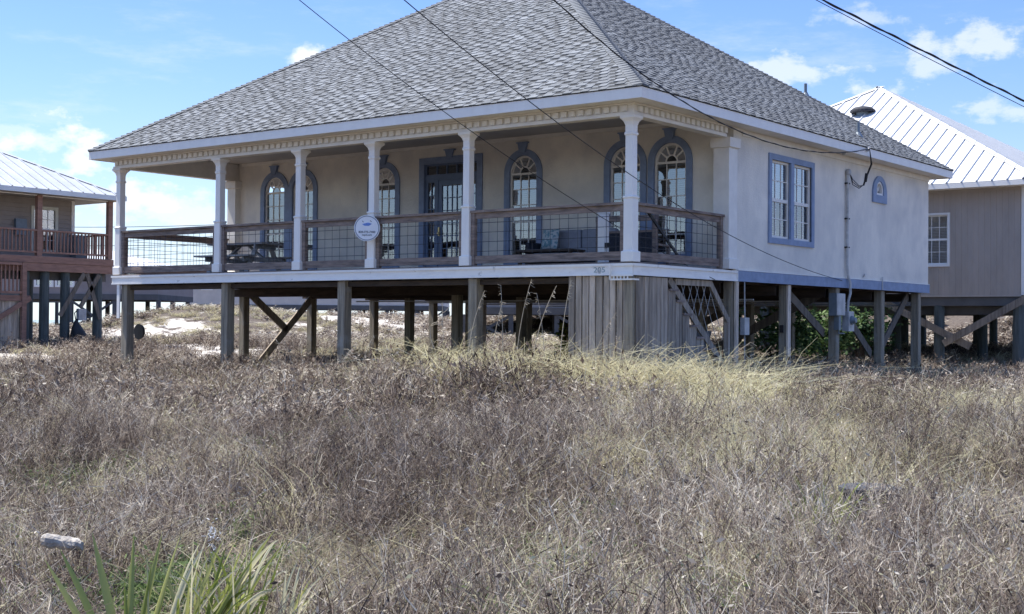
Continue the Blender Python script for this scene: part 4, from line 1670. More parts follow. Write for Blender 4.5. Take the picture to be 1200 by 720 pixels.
# wall with window
WX = XL - 1.35
wy1 = 8.35
t = MB()
wa, wb_, wz0, wz1 = 6.75, 7.62, 3.98, 5.40
t.plate([rect_loop(ly0, FD, wy1, 5.80), rect_loop(wa, wz0, wb_, wz1)], SIDE(WX), -.12, 0)
t.build('wall', SIDEGREY, lh)
P('wall', SIDEGREY, lh, (WX - 8, wy1 - .12, FD, WX - .122, wy1 - .002, 5.8))
P('room', ROOM, lh, (WX - 2.0, 5.9, FD, WX - 1.9, 8.2, 5.7))
b = MB()
z = FD + .05
while z < 5.75:
    for (ya, yc) in ((ly0, wy1 - .1),) if not (wz0 - .1 < z < wz1 + .03) else ((ly0, wa - .1), (wb_ + .1, wy1 - .1)):
        b.hexa([(WX + .001, ya, z), (WX + .028, ya, z), (WX + .028, yc, z), (WX + .001, yc, z),
                (WX + .001, ya, z + .14), (WX + .006, ya, z + .14), (WX + .006, yc, z + .14), (WX + .001, yc, z + .14)])
    z += .15
stuff(b.build('lap_siding', SIDEGREY, lh))
P('corner_board', WHITE, lh, (WX - .05, wy1 - .098, FD, WX + .04, wy1 + .03, 5.8))
t = MB()
t.plate([rect_loop(wa - .09, wz0 - .09, wb_ + .09, wz1 + .09), rect_loop(wa + .02, wz0 + .02, wb_ - .02, wz1 - .02)], SIDE(WX), -.02, .045)
w = t.build('window', mat('cream_window', (.62, .60, .5), .6, .04), lh)
f = MB()
f.box(WX - .03, wa, 4.68, WX + .01, wb_, 4.73)
for i in (1, 2):
    yy = wa + (wb_ - wa) * i / 3
    f.box(WX - .028, yy - .01, wz0, WX + .008, yy + .01, wz1)
for zz in (4.33, 5.05):
    f.box(WX - .026, wa, zz - .01, WX + .006, wb_, zz + .01)
f.build('sash', WHITE, w)
p = MB()
p.box(WX - .015, wa, wz0, WX - .010, wb_, wz1)
p.build('pane', GLASS, w)
bl = MB()
z = 4.75
while z < wz1:
    bl.box(WX - .09, wa, z, WX - .06, wb_, z + .032)
    z += .045
stuff(bl.build('blind', BLIND, w))
P('utility_box', GREYMETAL, lh, (WX + .03, 6.0, 4.45, WX + .16, 6.42, 5.0))
b = MB()
b.box(WX + .45, 7.9, FD, WX + .85, 8.3, FD + .75)
b.box(WX + .45, 7.86, FD + .76, WX + .85, 8.34, FD + .82)
b.build('porch_grill', GREYMETAL, lh)
# roof
LS = 13.4
lq1x = XL + .35
lqy0 = ly1 + .30 - LS
ZL = 5.92
P('fascia', GALVROOF, lh, (lq1x - .03, lqy0, ZL - .16, lq1x, lqy0 + LS, ZL - .005))
P('fascia', GALVROOF, lh, (lq1x - LS, lqy0 + LS - .03, ZL - .16, lq1x - .031, lqy0 + LS, ZL - .005))
P('frieze', TRIMW, lh, (XL - .12, ly0, 5.72, XL - .06, ly1, ZL - .17), )
P('soffit', SIDEGREY, lh, (lq1x - LS, lqy0, ZL - .158, lq1x - .032, lqy0 + LS - .032, ZL - .145))
roof_panels(lh, lq1x - LS, lqy0, LS, ZL, .49, .45, GALVROOF, rib=.04, ribw=.05)
# pilings
for y in (8.6, 7.3, 6.85 - .35, 5.75, 3.2, .6, -2):
    for x in (XL - .25, XL - 4, XL - 7.6):
        b = MB()
        b.lathe((x, y if x > XL - 1 else y - .3, 0), [(G(x, y) - .3, .17), (fz + .0, .155)], 12)
        b.build('piling', PILEDARK, lh)
P('floor_beam', FARDARK, lh, (XL - .5, ly0, fz - .28, XL - .40, ly1, fz - .003))
for (y0_, z0_, y1_, z1_) in ((6.95, 1.7, 7.9, fz - .02), (8.55, 1.6, 8.0, fz - .02), (7.75, 2.0, 8.5, fz - .05)):
    b = MB()
    b.beam((XL - .02, y0_, z0_), (XL - .02, y1_, z1_), .05, .15)
    b.t = [.4] * len(b.v)
    b.build('brace', MATS['grey_weathered_wood'], lh)
P('meter_box', LIGHTMETAL, lh, (XL + .05, 7.55, 1.55, XL + .2, 7.85, 1.95))
bg_ = thing('black_bag', 'black cloth bag hanging on a piling of the left house', 'bag', (XL, 7.55, .95))
b = MB()
b.lathe((XL + .12, 7.55, 0), [(.42, .05), (.5, .18), (.75, .27), (1.05, .28), (1.3, .2), (1.5, .07), (1.6, .03)], 14)
b.v = [(x_ + .035 * sin(9 * z_ + 4 * y_), y_ + .05 * sin(7 * z_ + x_ * 6), z_ + .03 * sin(5 * y_)) for x_, y_, z_ in b.v]
b.tube([(XL + .12, 7.5, 1.5), (XL + .1, 7.45, 1.8), (XL + .1, 7.6, 1.95)], .02, 5)
b.build('sack', BLACK, bg_, smooth=True)
# stair landing in front of the pilings
for y in (5.50, 3.6):
    P('landing_post', REDWOOD, lh, (XL + .02, y - .08, .4, XL + .16, y + .08, 3.44))
P('landing_rail', REDWOOD, lh, (XL + .03, 3.69, 3.36, XL + .15, 5.41, 3.44))
P('landing_rail', REDWOOD, lh, (XL + .03, 3.69, 2.42, XL + .15, 5.41, 2.50))
for i in range(12):
    y = 3.8 + i * .145
    P('landing_baluster', REDWOOD, lh, (XL + .06, y, 2.501, XL + .10, y + .045, 3.359))
P('landing_beam', REDWOOD, lh, (XL + .02, 3.5, 2.18, XL + .10, 5.75, 2.36))
for i in range(13):
    y = 3.7 + i * .13
    P('skirt_board', MATS['grey_weathered_wood'], lh, (XL + .0, y, .4, XL + .03, y + .12, 2.17), tone=rng.uniform(.9, 1.3))
b = MB()
b.beam((XL + .12, 5.75, 2.28), (XL + .12, 3.8, 1.15), .05, .16)
b.build('landing_brace', REDWOOD, lh)
bs = thing('black_basket', 'round black pan hung on the far side of the left front piling', 'basket', (-14.0, .4, 1.05))
b = MB()
b.tube([(-14.16, .34, 1.30), (-14.16, .40, 1.30)], .19, 20, r1=.17)
b.build('disc', BLACK, bs)

# ------------------------------------------------------------------ far beach houses
def far_house(label, uL, uR, d, vfloor, vtop, m, roofm, pile_to, group, ndeck=True, win=()):
    pL, pR = at_depth(uL, 375, d), at_depth(uR, 375, d)
    e = Vector((pR.x - pL.x, pR.y - pL.y, 0))
    L = e.length
    e.normalize()
    ang = math.atan2(e.y, e.x)
    zf = CAM.z + (376 - vfloor) / FPX * d
    zt_ = CAM.z + (376 - vtop) / FPX * d
    g = min(G(pL.x, pL.y), G(pR.x, pR.y))
    h = thing('beach_house', label, 'house', (0, 0, 0))
    D = 9
    P('floor', FARDARK, h, (0, -.1, zf - .35, L, D, zf))
    t = MB()
    hl = [rect_loop(L * a, zf + b0, L * a + ww, zf + b0 + hh) for (a, b0, ww, hh) in win]
    t.plate([rect_loop(0, zf, L, zt_)] + hl, FRONT(0), 0, .15)
    t.build('wall', m, h)
    P('wall', m, h, (L - .15, .152, zf, L, D, zt_))
    P('wall', m, h, (0, .152, zf, .15, D, zt_))
    P('wall', ROOM, h, (.152, D - .15, zf, L - .152, D, zt_))
    for (a, b0, ww, hh) in win:
        t = MB()
        t.plate([rect_loop(L * a - .1, zf + b0 - .1, L * a + ww + .1, zf + b0 + hh + .1), rect_loop(L * a + .03, zf + b0 + .03, L * a + ww - .03, zf + b0 + hh - .03)], FRONT(0), -.05, .05)
        t.box(L * a, -.02, zf + b0 + hh / 2 - .03, L * a + ww, .03, zf + b0 + hh / 2 + .03)
        w = t.build('window', WHITE, h)
        P('pane', GLASS, w, (L * a, .035, zf + b0, L * a + ww, .04, zf + b0 + hh))
    # hip roof
    o_ = .5
    rz_ = zt_
    ht = pile_to
    b = MB()
    b.add([(-o_, -o_, rz_), (L + o_, -o_, rz_), (L + o_, D + o_, rz_), (-o_, D + o_, rz_), (D / 2, D / 2, rz_ + ht), (L - D / 2, D / 2, rz_ + ht)],
          [(0, 1, 5, 4), (1, 2, 5), (2, 3, 4, 5), (3, 0, 4)])
    b.box(-o_, -o_, rz_ - .15, L + o_, -o_ + .05, rz_ - .003)
    b.build('roof', roofm, h)
    n = max(4, int(L / 2.2))
    for i in range(n + 1):
        for yy in (.1, 3.5, 7.5):
            P('piling', FARDARK, h, (L * i / n - .12, yy - .12, g - .6, L * i / n + .12, yy + .12, zf - .36))
    for i in range(0, n, 2):
        b = MB()
        b.beam((L * i / n, 0, zf - .4), (L * (i + 1) / n, 0, max(g, zf - 2.2)), .08, .14)
        b.beam((L * (i + 1) / n, .1, zf - .4), (L * i / n, .1, max(g, zf - 2.2)), .08, .14)
        b.build('brace', FARDARK, h)
    h.location = (pL.x, pL.y, 0)
    h.rotation_euler = (0, 0, ang)
    return h, L, zf, zt_, g


hA, LA, zfA, ztA, gA = far_house('long pale grey beach house seen under the deck beyond the dune', 222, 520, 105, 357, 321, FARWALL, FARWALL, .35, None,
                                 win=((.27, 1.1, .9, .9), (.325, 1.1, .9, .9), (.05, 1.2, .7, .8), (.46, .7, 1.6, 1.6), (.62, 1.1, .9, .9), (.8, 1.1, .9, .9), (.9, 1.1, .9, .9)))
P('stair_landing', FARDARK, hA, (6.6, -1.6, zfA - .25, 8.8, -.12, zfA + .2), (6.6, -1.65, zfA + .2, 6.7, -.12, zfA + 1.3), (8.7, -1.65, zfA + .2, 8.8, -.12, zfA + 1.3),
  (6.6, -1.7, zfA + .3, 8.8, -1.65, zfA + 1.25))
hB, LB, zfB, ztB, gB = far_house('distant beach house with white roof and grey deck left of the dune', -20, 185, 82, 346, 313, mat('far_brown_wall', (.30, .25, .23), .8, .06, (1, 1, 1)), METALROOF, 1.25, None,
                                 win=((.3, .5, 1, 1.2), (.42, .5, 1, 1.2), (.8, .4, 1, 1.3)))
P('deck', FARDECK, hB, (-.5, -4.6, zfB - .30, LB + 1.5, -.12, zfB - .02))
b = MB()
for i in range(60):
    xx = -.4 + (LB + 1.8) * i / 59
    b.box(xx, -4.55, zfB - .02, xx + .09, -4.5, zfB + .85)
b.box(-.5, -4.6, zfB + .85, LB + 1.5, -4.48, zfB + .95)
b.box(LB + 1.4, -4.47, zfB + .85, LB + 1.5, -.2, zfB + .95)
stuff(b.build('deck_railing', FARDECK, hB))
for i in range(9):
    xx = -.3 + (LB + 1.6) * i / 8
    P('piling', FARDARK, hB, (xx - .12, -4.5, gB - .6, xx + .12, -4.26, zfB - .31))
    b = MB()
    b.beam((xx, -4.38, zfB - .9), (xx + .6, -4.38, zfB - .32), .08, .12)
    b.beam((xx, -4.38, zfB - .9), (xx - .6, -4.38, zfB - .32), .08, .12)
    b.build('knee_brace', FARDARK, hB)
hC, LC, zfC, ztC, gC = far_house('dark walled beach house with cross braced pilings seen below the porch near the plank skirt', 545, 760, 66, 358, 322, FARDECK, FARWALL, .5, None)
P('white_trim', WHITE, hC, (0, -.14, zfC + .38, LC, -.05, zfC + .45))
hD, LD, zfD, ztD, gD = far_house('grey sided beach house seen between the pilings of the left house', -330, 30, 110, 350, 322, FARWALL, FARWALL, .8, None, win=((.94, .8, 1.2, 1.2),))

# ------------------------------------------------------------------ overhead wires
def cable(name, label, a, b_, sag, r, twist=False, group=None, nseg=40):
    a, b_ = Vector(a), Vector(b_)
    pts = []
    for i in range(nseg + 1):
        t_ = i / nseg
        p = a.lerp(b_, t_)
        p.z -= sag * 4 * t_ * (1 - t_)
        pts.append(p)
    b = MB()
    b.tube(pts, r, 6)
    if twist:
        q = []
        for i in range(nseg * 6 + 1):
            t_ = i / (nseg * 6)
            p = a.lerp(b_, t_)
            p.z -= sag * 4 * t_ * (1 - t_)
            an = t_ * (b_ - a).length * 2 * pi / .9
            p += Vector((cos(an) * .6, cos(an) * .8, sin(an))) * r * 1.0
            q.append(p)
        b.tube(q, r * .9, 5)
    o = b.build(name, BLACK)
    tag(o, label, 'cable', group)
    return o


def end_far(u0, v0, d0, u1, v1, d1):
    """extend the wire's straight run past the top of the frame towards the roadside pole"""
    a, b_ = at_depth(u0, v0, d0), at_depth(u1, v1, d1)
    return a + (a - b_) * 0.5, b_


cable('cable', 'thin black wire crossing the roof farthest left and ending low at the deck side', at_depth(208, -120, 18), on_x(838, 328, .16), .40, .006, group='overhead cables')
cable('cable', 'thin black wire crossing the roof and corner column down to the blue band', at_depth(336, -120, 14), on_x(987, 329, .14), .64, .0065, group='overhead cables')
cable('cable', 'twisted black service wire sagging over the near hip to the eave hook', at_depth(532, -120, 18), (.62, 9.0, 5.56), 1.16, .009, twist=True, group='overhead cables', nseg=60)
for (u0_, v0_, u1_, v1_, r_c, tw_, lab_) in ((965, -1, 1200, 117, .013, True, 'thick twisted black cable across the top right corner of the sky'), (957, -1, 1200, 124, .006, False, 'thinner black cable just below the thick one at top right')):
    a, b_ = at_depth(u0_, v0_, 20), at_depth(u1_, v1_, 22.5)
    a, b_ = a - (b_ - a) * 1.2, b_ + (b_ - a) * 1.2
    a.z += .10
    b_.z += .10
    cable('cable', lab_, a, b_, .13, r_c, twist=tw_, group='overhead cables')
for (d_, v0_, v1_) in ((120, 263, 262), (125, 285, 284)):
    a, b_ = at_depth(-60, v0_, d_), at_depth(290, v1_, d_)
    cable('cable', 'distant thin utility line beyond the left house' + (', upper one' if v0_ == 263 else ', lower one'), a, b_, .3, .03, group='distant utility lines')
#VEG
# ------------------------------------------------------------------ vegetation
R = np.random.default_rng(11)


def ribbons(paths, widths, tones, face=None):
    """paths (N,K,3) strands -> flat tapered ribbons; tones (N,) one value per strand"""
    N, K, _ = paths.shape
    d = paths[:, -1] - paths[:, 0]
    az = R.uniform(0, 2 * pi, N) if face is None else face
    side = np.stack([np.cos(az), np.sin(az), np.zeros(N)], 1)
    dn = d / (np.linalg.norm(d, axis=1, keepdims=True) + 1e-9)
    side = side - dn * (side * dn).sum(1, keepdims=True)
    side /= (np.linalg.norm(side, axis=1, keepdims=True) + 1e-9)
    tp = np.linspace(1, 0.25, K)
    off = side[:, None, :] * (widths[:, None] * tp[None, :])[:, :, None] * .5
    v = np.stack([paths - off, paths + off], 2).reshape(N * K * 2, 3)
    base = (np.arange(N) * K * 2)[:, None] + (np.arange(K - 1) * 2)[None, :]
    f = np.stack([base, base + 1, base + 3, base + 2], -1).reshape(-1, 4)
    t = np.repeat(tones, K * 2)
    return v, f, t


def bend(n, r, h, lean, droop, K, wind=(0.0, 0.0), jit=0.0):
    a = R.uniform(0, 2 * pi, n)
    rr = r * np.sqrt(R.uniform(0, 1, n))
    root = np.stack([rr * np.cos(a), rr * np.sin(a), np.full(n, -.03)], 1)
    az = R.uniform(0, 2 * pi, n)
    L = R.uniform(lean[0], lean[1], n)
    D = R.uniform(droop[0], droop[1], n)
    H = R.uniform(h[0], h[1], n)
    s = np.linspace(0, 1, K)[None, :]
    dx = (np.cos(az) * L)[:, None] * s * H[:, None] + wind[0] * s ** 2 * H[:, None]
    dy = (np.sin(az) * L)[:, None] * s * H[:, None] + wind[1] * s ** 2 * H[:, None]
    k = 1 + D[:, None] * s ** 1.5
    z = H[:, None] * (s - D[:, None] * .5 * s ** 2.5)
    p = np.stack([root[:, 0:1] + dx * k, root[:, 1:2] + dy * k, root[:, 2:3] + z], -1)
    if jit:
        j = R.normal(0, jit, p.shape)
        j[:, 0] = 0
        p = p + j
    return p, H


def twigs(p, per, ln, w, tones, up=(0.2, 1.1)):
    """short side twigs growing off strands"""
    N, K, _ = p.shape
    i = np.repeat(np.arange(N), per)
    s = R.uniform(.25, .98, len(i)) * (K - 1)
    k = np.minimum(s.astype(int), K - 2)
    fr = (s - k)[:, None]
    a = p[i, k] * (1 - fr) + p[i, k + 1] * fr
    az = R.uniform(0, 2 * pi, len(i))
    el = R.uniform(up[0], up[1], len(i))
    L = R.uniform(ln[0], ln[1], len(i))
    d = np.stack([np.cos(az) * np.cos(el), np.sin(az) * np.cos(el), np.sin(el)], 1) * L[:, None]
    q = np.stack([a, a + d * .55 + R.normal(0, .006, d.shape), a + d], 1)
    t = np.clip(tones[i] + R.normal(0, .12, len(i)), 0, 1)
    return q, R.uniform(w[0], w[1], len(i)), t


def leaves(p, n, size, tones, spread=.02):
    """small curled leaves / seed bits near strand points: one quad each"""
    N, K, _ = p.shape
    i = R.integers(0, N, n)
    s = R.uniform(.3, 1.0, n) * (K - 1)
    k = np.minimum(s.astype(int), K - 2)
    fr = (s - k)[:, None]
    a = p[i, k] * (1 - fr) + p[i, k + 1] * fr + R.normal(0, spread, (n, 3))
    d = R.normal(0, 1, (n, 3))
    d /= np.linalg.norm(d, axis=1, keepdims=True)
    e = np.cross(d, R.normal(0, 1, (n, 3)))
    e /= np.linalg.norm(e, axis=1, keepdims=True)
    L = R.uniform(size[0], size[1], n)[:, None]
    v = np.stack([a - d * L, a - e * L * .38, a + d * L, a + e * L * .38], 1).reshape(-1, 3)
    f = np.arange(n * 4).reshape(n, 4)
    t = np.repeat(np.clip(tones[i] + R.normal(0, .15, n), 0, 1), 4)
    return v, f, t


def merge(parts):
    vs, fs, ts = [], [], []
    o = 0
    for v, f, t in parts:
        vs.append(v)
        fs.append(f + o)
        ts.append(t)
        o += len(v)
    return np.concatenate(vs), np.concatenate(fs), np.concatenate(ts)


def np_mesh(name, parts, m):
    v, f, t = merge(parts)
    me = bpy.data.meshes.new(name)
    me.vertices.add(len(v))
    me.vertices.foreach_set('co', v.astype(np.float32).ravel())
    me.loops.add(f.size)
    me.loops.foreach_set('vertex_index', f.astype(np.int32).ravel())
    me.polygons.add(len(f))
    me.polygons.foreach_set('loop_start', np.arange(0, f.size, 4, dtype=np.int32))
    me.update(calc_edges=True)
    ca = me.color_attributes.new('tone', 'FLOAT_COLOR', 'POINT')
    c = np.ones((len(v), 4), np.float32)
    c[:, :3] = t[:, None]
    ca.data.foreach_set('color', c.ravel())
    me.materials.append(m)
    return me


M_WEED = plant_mat('dry_weed_stalks', [(0, (0.036, 0.026, 0.022)), (.30, (0.120, 0.090, 0.074)), (.56, (0.265, 0.213, 0.172)), (.80, (0.46, 0.40, 0.33)), (1, (0.72, 0.66, 0.55))], .42)
M_STRAW = plant_mat('dry_straw', [(0, (0.18, 0.14, 0.085)), (.4, (0.38, 0.33, 0.215)), (.75, (0.57, 0.54, 0.34)), (1, (0.72, 0.69, 0.49))], .45)
M_GREEN = plant_mat('green_herb', [(0, (0.05, 0.085, 0.03)), (.5, (0.13, 0.19, 0.07)), (1, (0.28, 0.34, 0.15))], .45)
M_PALE = plant_mat('bleached_stalks', [(0, (0.34, 0.30, 0.26)), (.5, (0.55, 0.51, 0.45)), (1, (0.72, 0.69, 0.63))], .35)


def mk_weed(wmul=1.0, n=32, per=6, nl=38):
    p, H = bend(n, .27, (.22, .60), (.05, .55), (0, .35), 4, jit=.014)
    t = np.clip(R.normal(.40, .27, n), 0, 1)
    tw, w2, t2 = twigs(p, per, (.05, .16), (.004 * wmul, .0065 * wmul), t + .05)
    parts = [ribbons(p, R.uniform(.0055, .0095, n) * wmul, t), ribbons(tw, w2, t2)]
    parts.append(leaves(p, nl, (.010 * wmul, .026 * wmul), t + .12, .035))
    parts.append(leaves(tw, nl, (.009 * wmul, .022 * wmul), t2 + .1, .02))
    # litter close to the ground
    q, _ = bend(16, .3, (.05, .16), (.5, 2.0), (0, .6), 3, jit=.01)
    parts.append(ribbons(q, R.uniform(.004, .008, 16) * wmul, np.clip(R.normal(.35, .25, 16), 0, 1)))
    return parts


def mk_straw(wmul=1.0, n=60, h=(.25, .6), wind=(.25, -.1), droop=(.2, 1.1)):
    p, H = bend(n, .22, h, (.1, .7), droop, 5, wind=wind, jit=.008)
    t = np.clip(R.normal(.55, .22, n), 0, 1)
    return [ribbons(p, R.uniform(.004, .0075, n) * wmul, t), leaves(p, 30, (.008, .02), t, .01)]


def mk_green(wmul=1.0):
    p, H = bend(42, .2, (.10, .34), (.2, .9), (.1, .8), 4, jit=.008)
    t = np.clip(R.normal(.5, .22, 42), 0, 1)
    return [ribbons(p, R.uniform(.006, .012, 42) * wmul, t), leaves(p, 110, (.012, .03), t, .04)]


def mk_pale(wmul=1.0):
    p, H = bend(7, .25, (.35, .85), (.1, .8), (0, .4), 6, jit=.02)
    t = np.clip(R.normal(.55, .22, 7), 0, 1)
    tw, w2, t2 = twigs(p, 4, (.06, .2), (.003 * wmul, .005 * wmul), t)
    return [ribbons(p, R.uniform(.005, .009, 7) * wmul, t), ribbons(tw, w2, t2)]


VC = bpy.data.collections.new('plant_sources')
KIND = {}


def variants(kind, fn, m, count, **kw):
    KIND[kind] = []
    for i in range(count):
        nm = 'source_%03d' % len(VC.objects)
        o = bpy.data.objects.new(nm, np_mesh(nm, fn(**kw), m))
        KIND[kind].append(len(VC.objects))
        VC.objects.link(o)


variants('weed', mk_weed, M_WEED, 7, wmul=.74, n=40, per=7, nl=44)
variants('weedfar', mk_weed, M_WEED, 5, wmul=1.9, n=32, per=4, nl=24)
variants('weedvfar', mk_weed, M_WEED, 4, wmul=3.6, n=22, per=3, nl=16)
variants('straw', mk_straw, M_STRAW, 5)
variants('tall', mk_straw, M_STRAW, 6, wmul=1.5, n=85, h=(.35, .95), wind=(.20, -.05), droop=(.4, 1.7))
variants('strawfar', mk_straw, M_STRAW, 4, wmul=3.4, n=45, h=(.3, .7))
variants('green', mk_green, M_GREEN, 4)
variants('greenfar', mk_green, M_GREEN, 3, wmul=2.2)
variants('pale', mk_pale, M_PALE, 5)
variants('palefar', mk_pale, M_PALE, 3, wmul=2.0)


def vnoise(x, y, s, seed):
    """smooth value noise"""
    rg = np.random.default_rng(seed)
    tab = rg.uniform(0, 1, (64, 64))
    X, Y = x / s + 100, y / s + 100
    xi, yi = np.floor(X).astype(int), np.floor(Y).astype(int)
    fx, fy = X - xi, Y - yi
    fx, fy = fx * fx * (3 - 2 * fx), fy * fy * (3 - 2 * fy)
    g = lambda a, b: tab[a % 64, b % 64]
    return (g(xi, yi) * (1 - fx) + g(xi + 1, yi) * fx) * (1 - fy) + (g(xi, yi + 1) * (1 - fx) + g(xi + 1, yi + 1) * fx) * fy


FWD = np.array([-0.608, 0.794])
RGT = np.array([0.794, 0.608])


def scatter(d0, d1, density, half=.68):
    """points over a wedge of ground in front of the roadside, density per square metre"""
    A = (d1 * d1 - d0 * d0) * half
    n = int(A * density)
    d = np.sqrt(R.uniform(d0 * d0, d1 * d1, n))
    w = R.uniform(-half, half, n) * d
    x = CAM.x + FWD[0] * d + RGT[0] * w
    y = CAM.y + FWD[1] * d + RGT[1] * w
    return x, y, d, w


rows_ = []


def put(x, y, kind, smin, smax, patch, tilt=.12, zs=None):
    n = len(x)
    if n == 0:
        return
    k = np.array(KIND[kind])[R.integers(0, len(KIND[kind]), n)]
    z = gz(x, y)
    sc = R.uniform(smin, smax, n)
    if zs is None:
        zs = np.ones(n)
    rows_.append(np.stack([x, y, z, k, R.normal(0, tilt, n), R.normal(0, tilt, n), (R.uniform(0, 2 * pi, n) if kind != 'tall' else R.uniform(-1.3, 1.3, n)),
                           sc, sc * zs, patch], 1))


def clear_of(x, y):
    """keep plants out of the solid bits"""
    m = ~((x > -1.35) & (x < .12) & (y > -.15) & (y < 3.5))
    return m


# golden grass patches (in the ground plane)
GOLD = []
for (u, v, rx, ry, s) in ((700, 425, 2.6, 1.6, 1.1), (830, 440, 3.2, 1.5, 1.0), (900, 470, 3.0, 1.8, 1.0), (1000, 430, 3.5, 1.6, .9), (640, 440, 1.6, 1.2, .8), (960, 500, 2.2, 1.5, .8), (1120, 440, 2.0, 1.2, .6),
                          (870, 520, 1.8, 1.4, .65), (800, 480, 1.6, 1.2, .6), (1190, 470, 2.2, 1.6, .8), (590, 420, 1.8, 1.5, .7), (1080, 560, 1.0, .9, .4), (930, 590, 1.2, 1.0, .3), (770, 680, 1.0, .6, .5)):
    r_ = pix_dir(u, v)
    t_ = (.55 - CAM.z) / r_.z if r_.z < -1e-4 else 30
    if t_ < 0 or t_ > 40: t_ = 26
    p = CAM + r_ * t_
    GOLD.append((p.x, p.y, rx, ry, s))
GREENP = []
for (u, v, r) in ((100, 540, .45), (340, 520, .35), (430, 545, .35), (10, 620, .4), (330, 640, .5), (960, 578, .22), (600, 475, .4), (20, 590, .35), (660, 640, .35), (440, 505, .5),
                  (270, 590, .4), (1190, 450, .6), (120, 660, .5), (640, 700, .5), (860, 680, .3), (1000, 610, .3), (300, 480, .6), (700, 600, .3)):
    r_ = pix_dir(u, v)
    t_ = (.2 - CAM.z) / r_.z
    p = CAM + r_ * t_
    GREENP.append((p.x, p.y, r))


def gold(x, y):
    m = np.zeros_like(x)
    for (cx, cy, rx, ry, s) in GOLD:
        # patches stretch along the street direction
        m = np.maximum(m, s * blob(x, y, cx, cy, rx, ry))
    return m


def greenp(x, y):
    m = np.zeros_like(x)
    for (cx, cy, r) in GREENP:
        m = np.maximum(m, blob(x, y, cx, cy, r, r))
    return m


KEEP = []      # small clearings for things lying in the grass
for (u, v, z, r) in ((70, 636, .25, .22), (1020, 573, .45, .33), (150, 740, .1, .33), (232, 740, .1, .38), (330, 745, .1, .22), (960, 592, .4, .12), (190, 770, .1, .4)):
    r_ = pix_dir(u, v)
    p = CAM + r_ * ((z - CAM.z) / r_.z)
    KEEP.append((p.x, p.y, r))
    # a gap in the weeds on the side towards the road
    if u == 70: KEEP[-1] = (p.x, p.y, .14)
    KEEP.append((p.x - r_.x * .35 / abs(r_.y) * .6, p.y - r_.y * .3 / abs(r_.y), r * .8))


def keepout(x, y):
    m = np.ones(len(x), bool)
    for (cx, cy, r) in KEEP:
        m &= ((x - cx) ** 2 + (y - cy) ** 2) > r * r
    return m


for (d0, d1, dens, kw, kg, kst, kp, smin, smax) in (
        (2.2, 9.5, 20, 'weed', 'green', 'straw', 'pale', .65, 1.15),
        (9.5, 17, 17, 'weed', 'green', 'straw', 'pale', .8, 1.3),
        (17, 30, 11, 'weedfar', 'greenfar', 'tall', 'palefar', .8, 1.35)):
    x, y, d, w = scatter(d0, d1, dens)
    ok = clear_of(x, y) & keepout(x, y)
    ok &= ~((d < 5.6) & (w / d > -.37) & (w / d < -.15))
    ok &= ~((y > .4) & (x < .2) & (x > -14.5) & (R.uniform(0, 1, len(x)) < .6))      # thinner in the shade of the house
    ok &= ~((vnoise(x, y, .7, 77) < .30) & (R.uniform(0, 1, len(x)) < .6))
    x, y = x[ok], y[ok]
    patch = np.clip(vnoise(x, y, 1.6, 3) * .6 + vnoise(x, y, .55, 4) * .4, 0, 1)
    hs = .72 + .6 * vnoise(x, y, 2.3, 9)
    g_ = gold(x, y) + (vnoise(x, y, 1.2, 21) - .5) * .5
    gr = greenp(x, y) + (vnoise(x, y, .9, 22) - .5) * .45 + .05
    r1 = R.uniform(0, 1, len(x))
    isgold = (g_ * 1.0 > .25 + .62 * r1)
    isgreen = (~isgold) & (gr > .23 + .6 * R.uniform(0, 1, len(x)))
    isst = (~isgold) & (~isgreen) & (R.uniform(0, 1, len(x)) < .14 + .12 * sstep(-4, 8, x) + .5 * sstep(.62, .8, vnoise(x, y, 1.1, 55)))
    ispale = (~isgold) & (~isgreen) & (~isst) & (R.uniform(0, 1, len(x)) < .09)
    isw = ~(isgold | isgreen | isst | ispale)
    put(x[isw], y[isw], kw, smin, smax, patch[isw], .15, hs[isw])
    put(x[isst], y[isst], kst if kst != 'tall' else 'straw', smin, smax, patch[isst], .2, hs[isst] * .9)
    put(x[isgreen], y[isgreen], kg, smin, smax, patch[isgreen], .1)
    put(x[ispale], y[ispale], kp, smin * .75, smax * .75, patch[ispale], .25)
    put(x[isgold], y[isgold], 'tall' if d0 > 10 else 'straw', .62, 1.0, np.clip(patch[isgold] + .15, 0, 1), .12)
    # low green cover under the brown weeds
    ex = R.uniform(0, 1, len(x)) < .10
    put(x[ex], y[ex], kg, .5, .8, patch[ex], .1)
# short growth around the strap-leaved plants
n = 70
d_ = R.uniform(3.6, 5.7, n)
w_ = R.uniform(-.38, -.14, n) * d_
x = CAM.x + FWD[0] * d_ + RGT[0] * w_
y = CAM.y + FWD[1] * d_ + RGT[1] * w_
put(x, y, 'weed', .35, .5, R.uniform(.2, .8, n), .3, np.full(n, .7))
put(x[:35] + .1, y[:35], 'green', .5, .8, R.uniform(.2, .8, 35), .2)
# tall tufts against the planks and posts
n = 150
x = R.uniform(-4.2, 3.6, n)
y = R.normal(-1.3, .75, n)
ok = clear_of(x, y)
put(x[ok], y[ok], 'tall', .9, 1.55, R.uniform(.4, 1, n)[ok], .1)
n = 60
x = R.normal(1.3, .8, n)
y = R.uniform(-1, 14, n)
ok = clear_of(x, y) & (x > .3)
put(x[ok], y[ok], 'tall', .9, 1.4, R.uniform(.4, 1, n)[ok], .1)
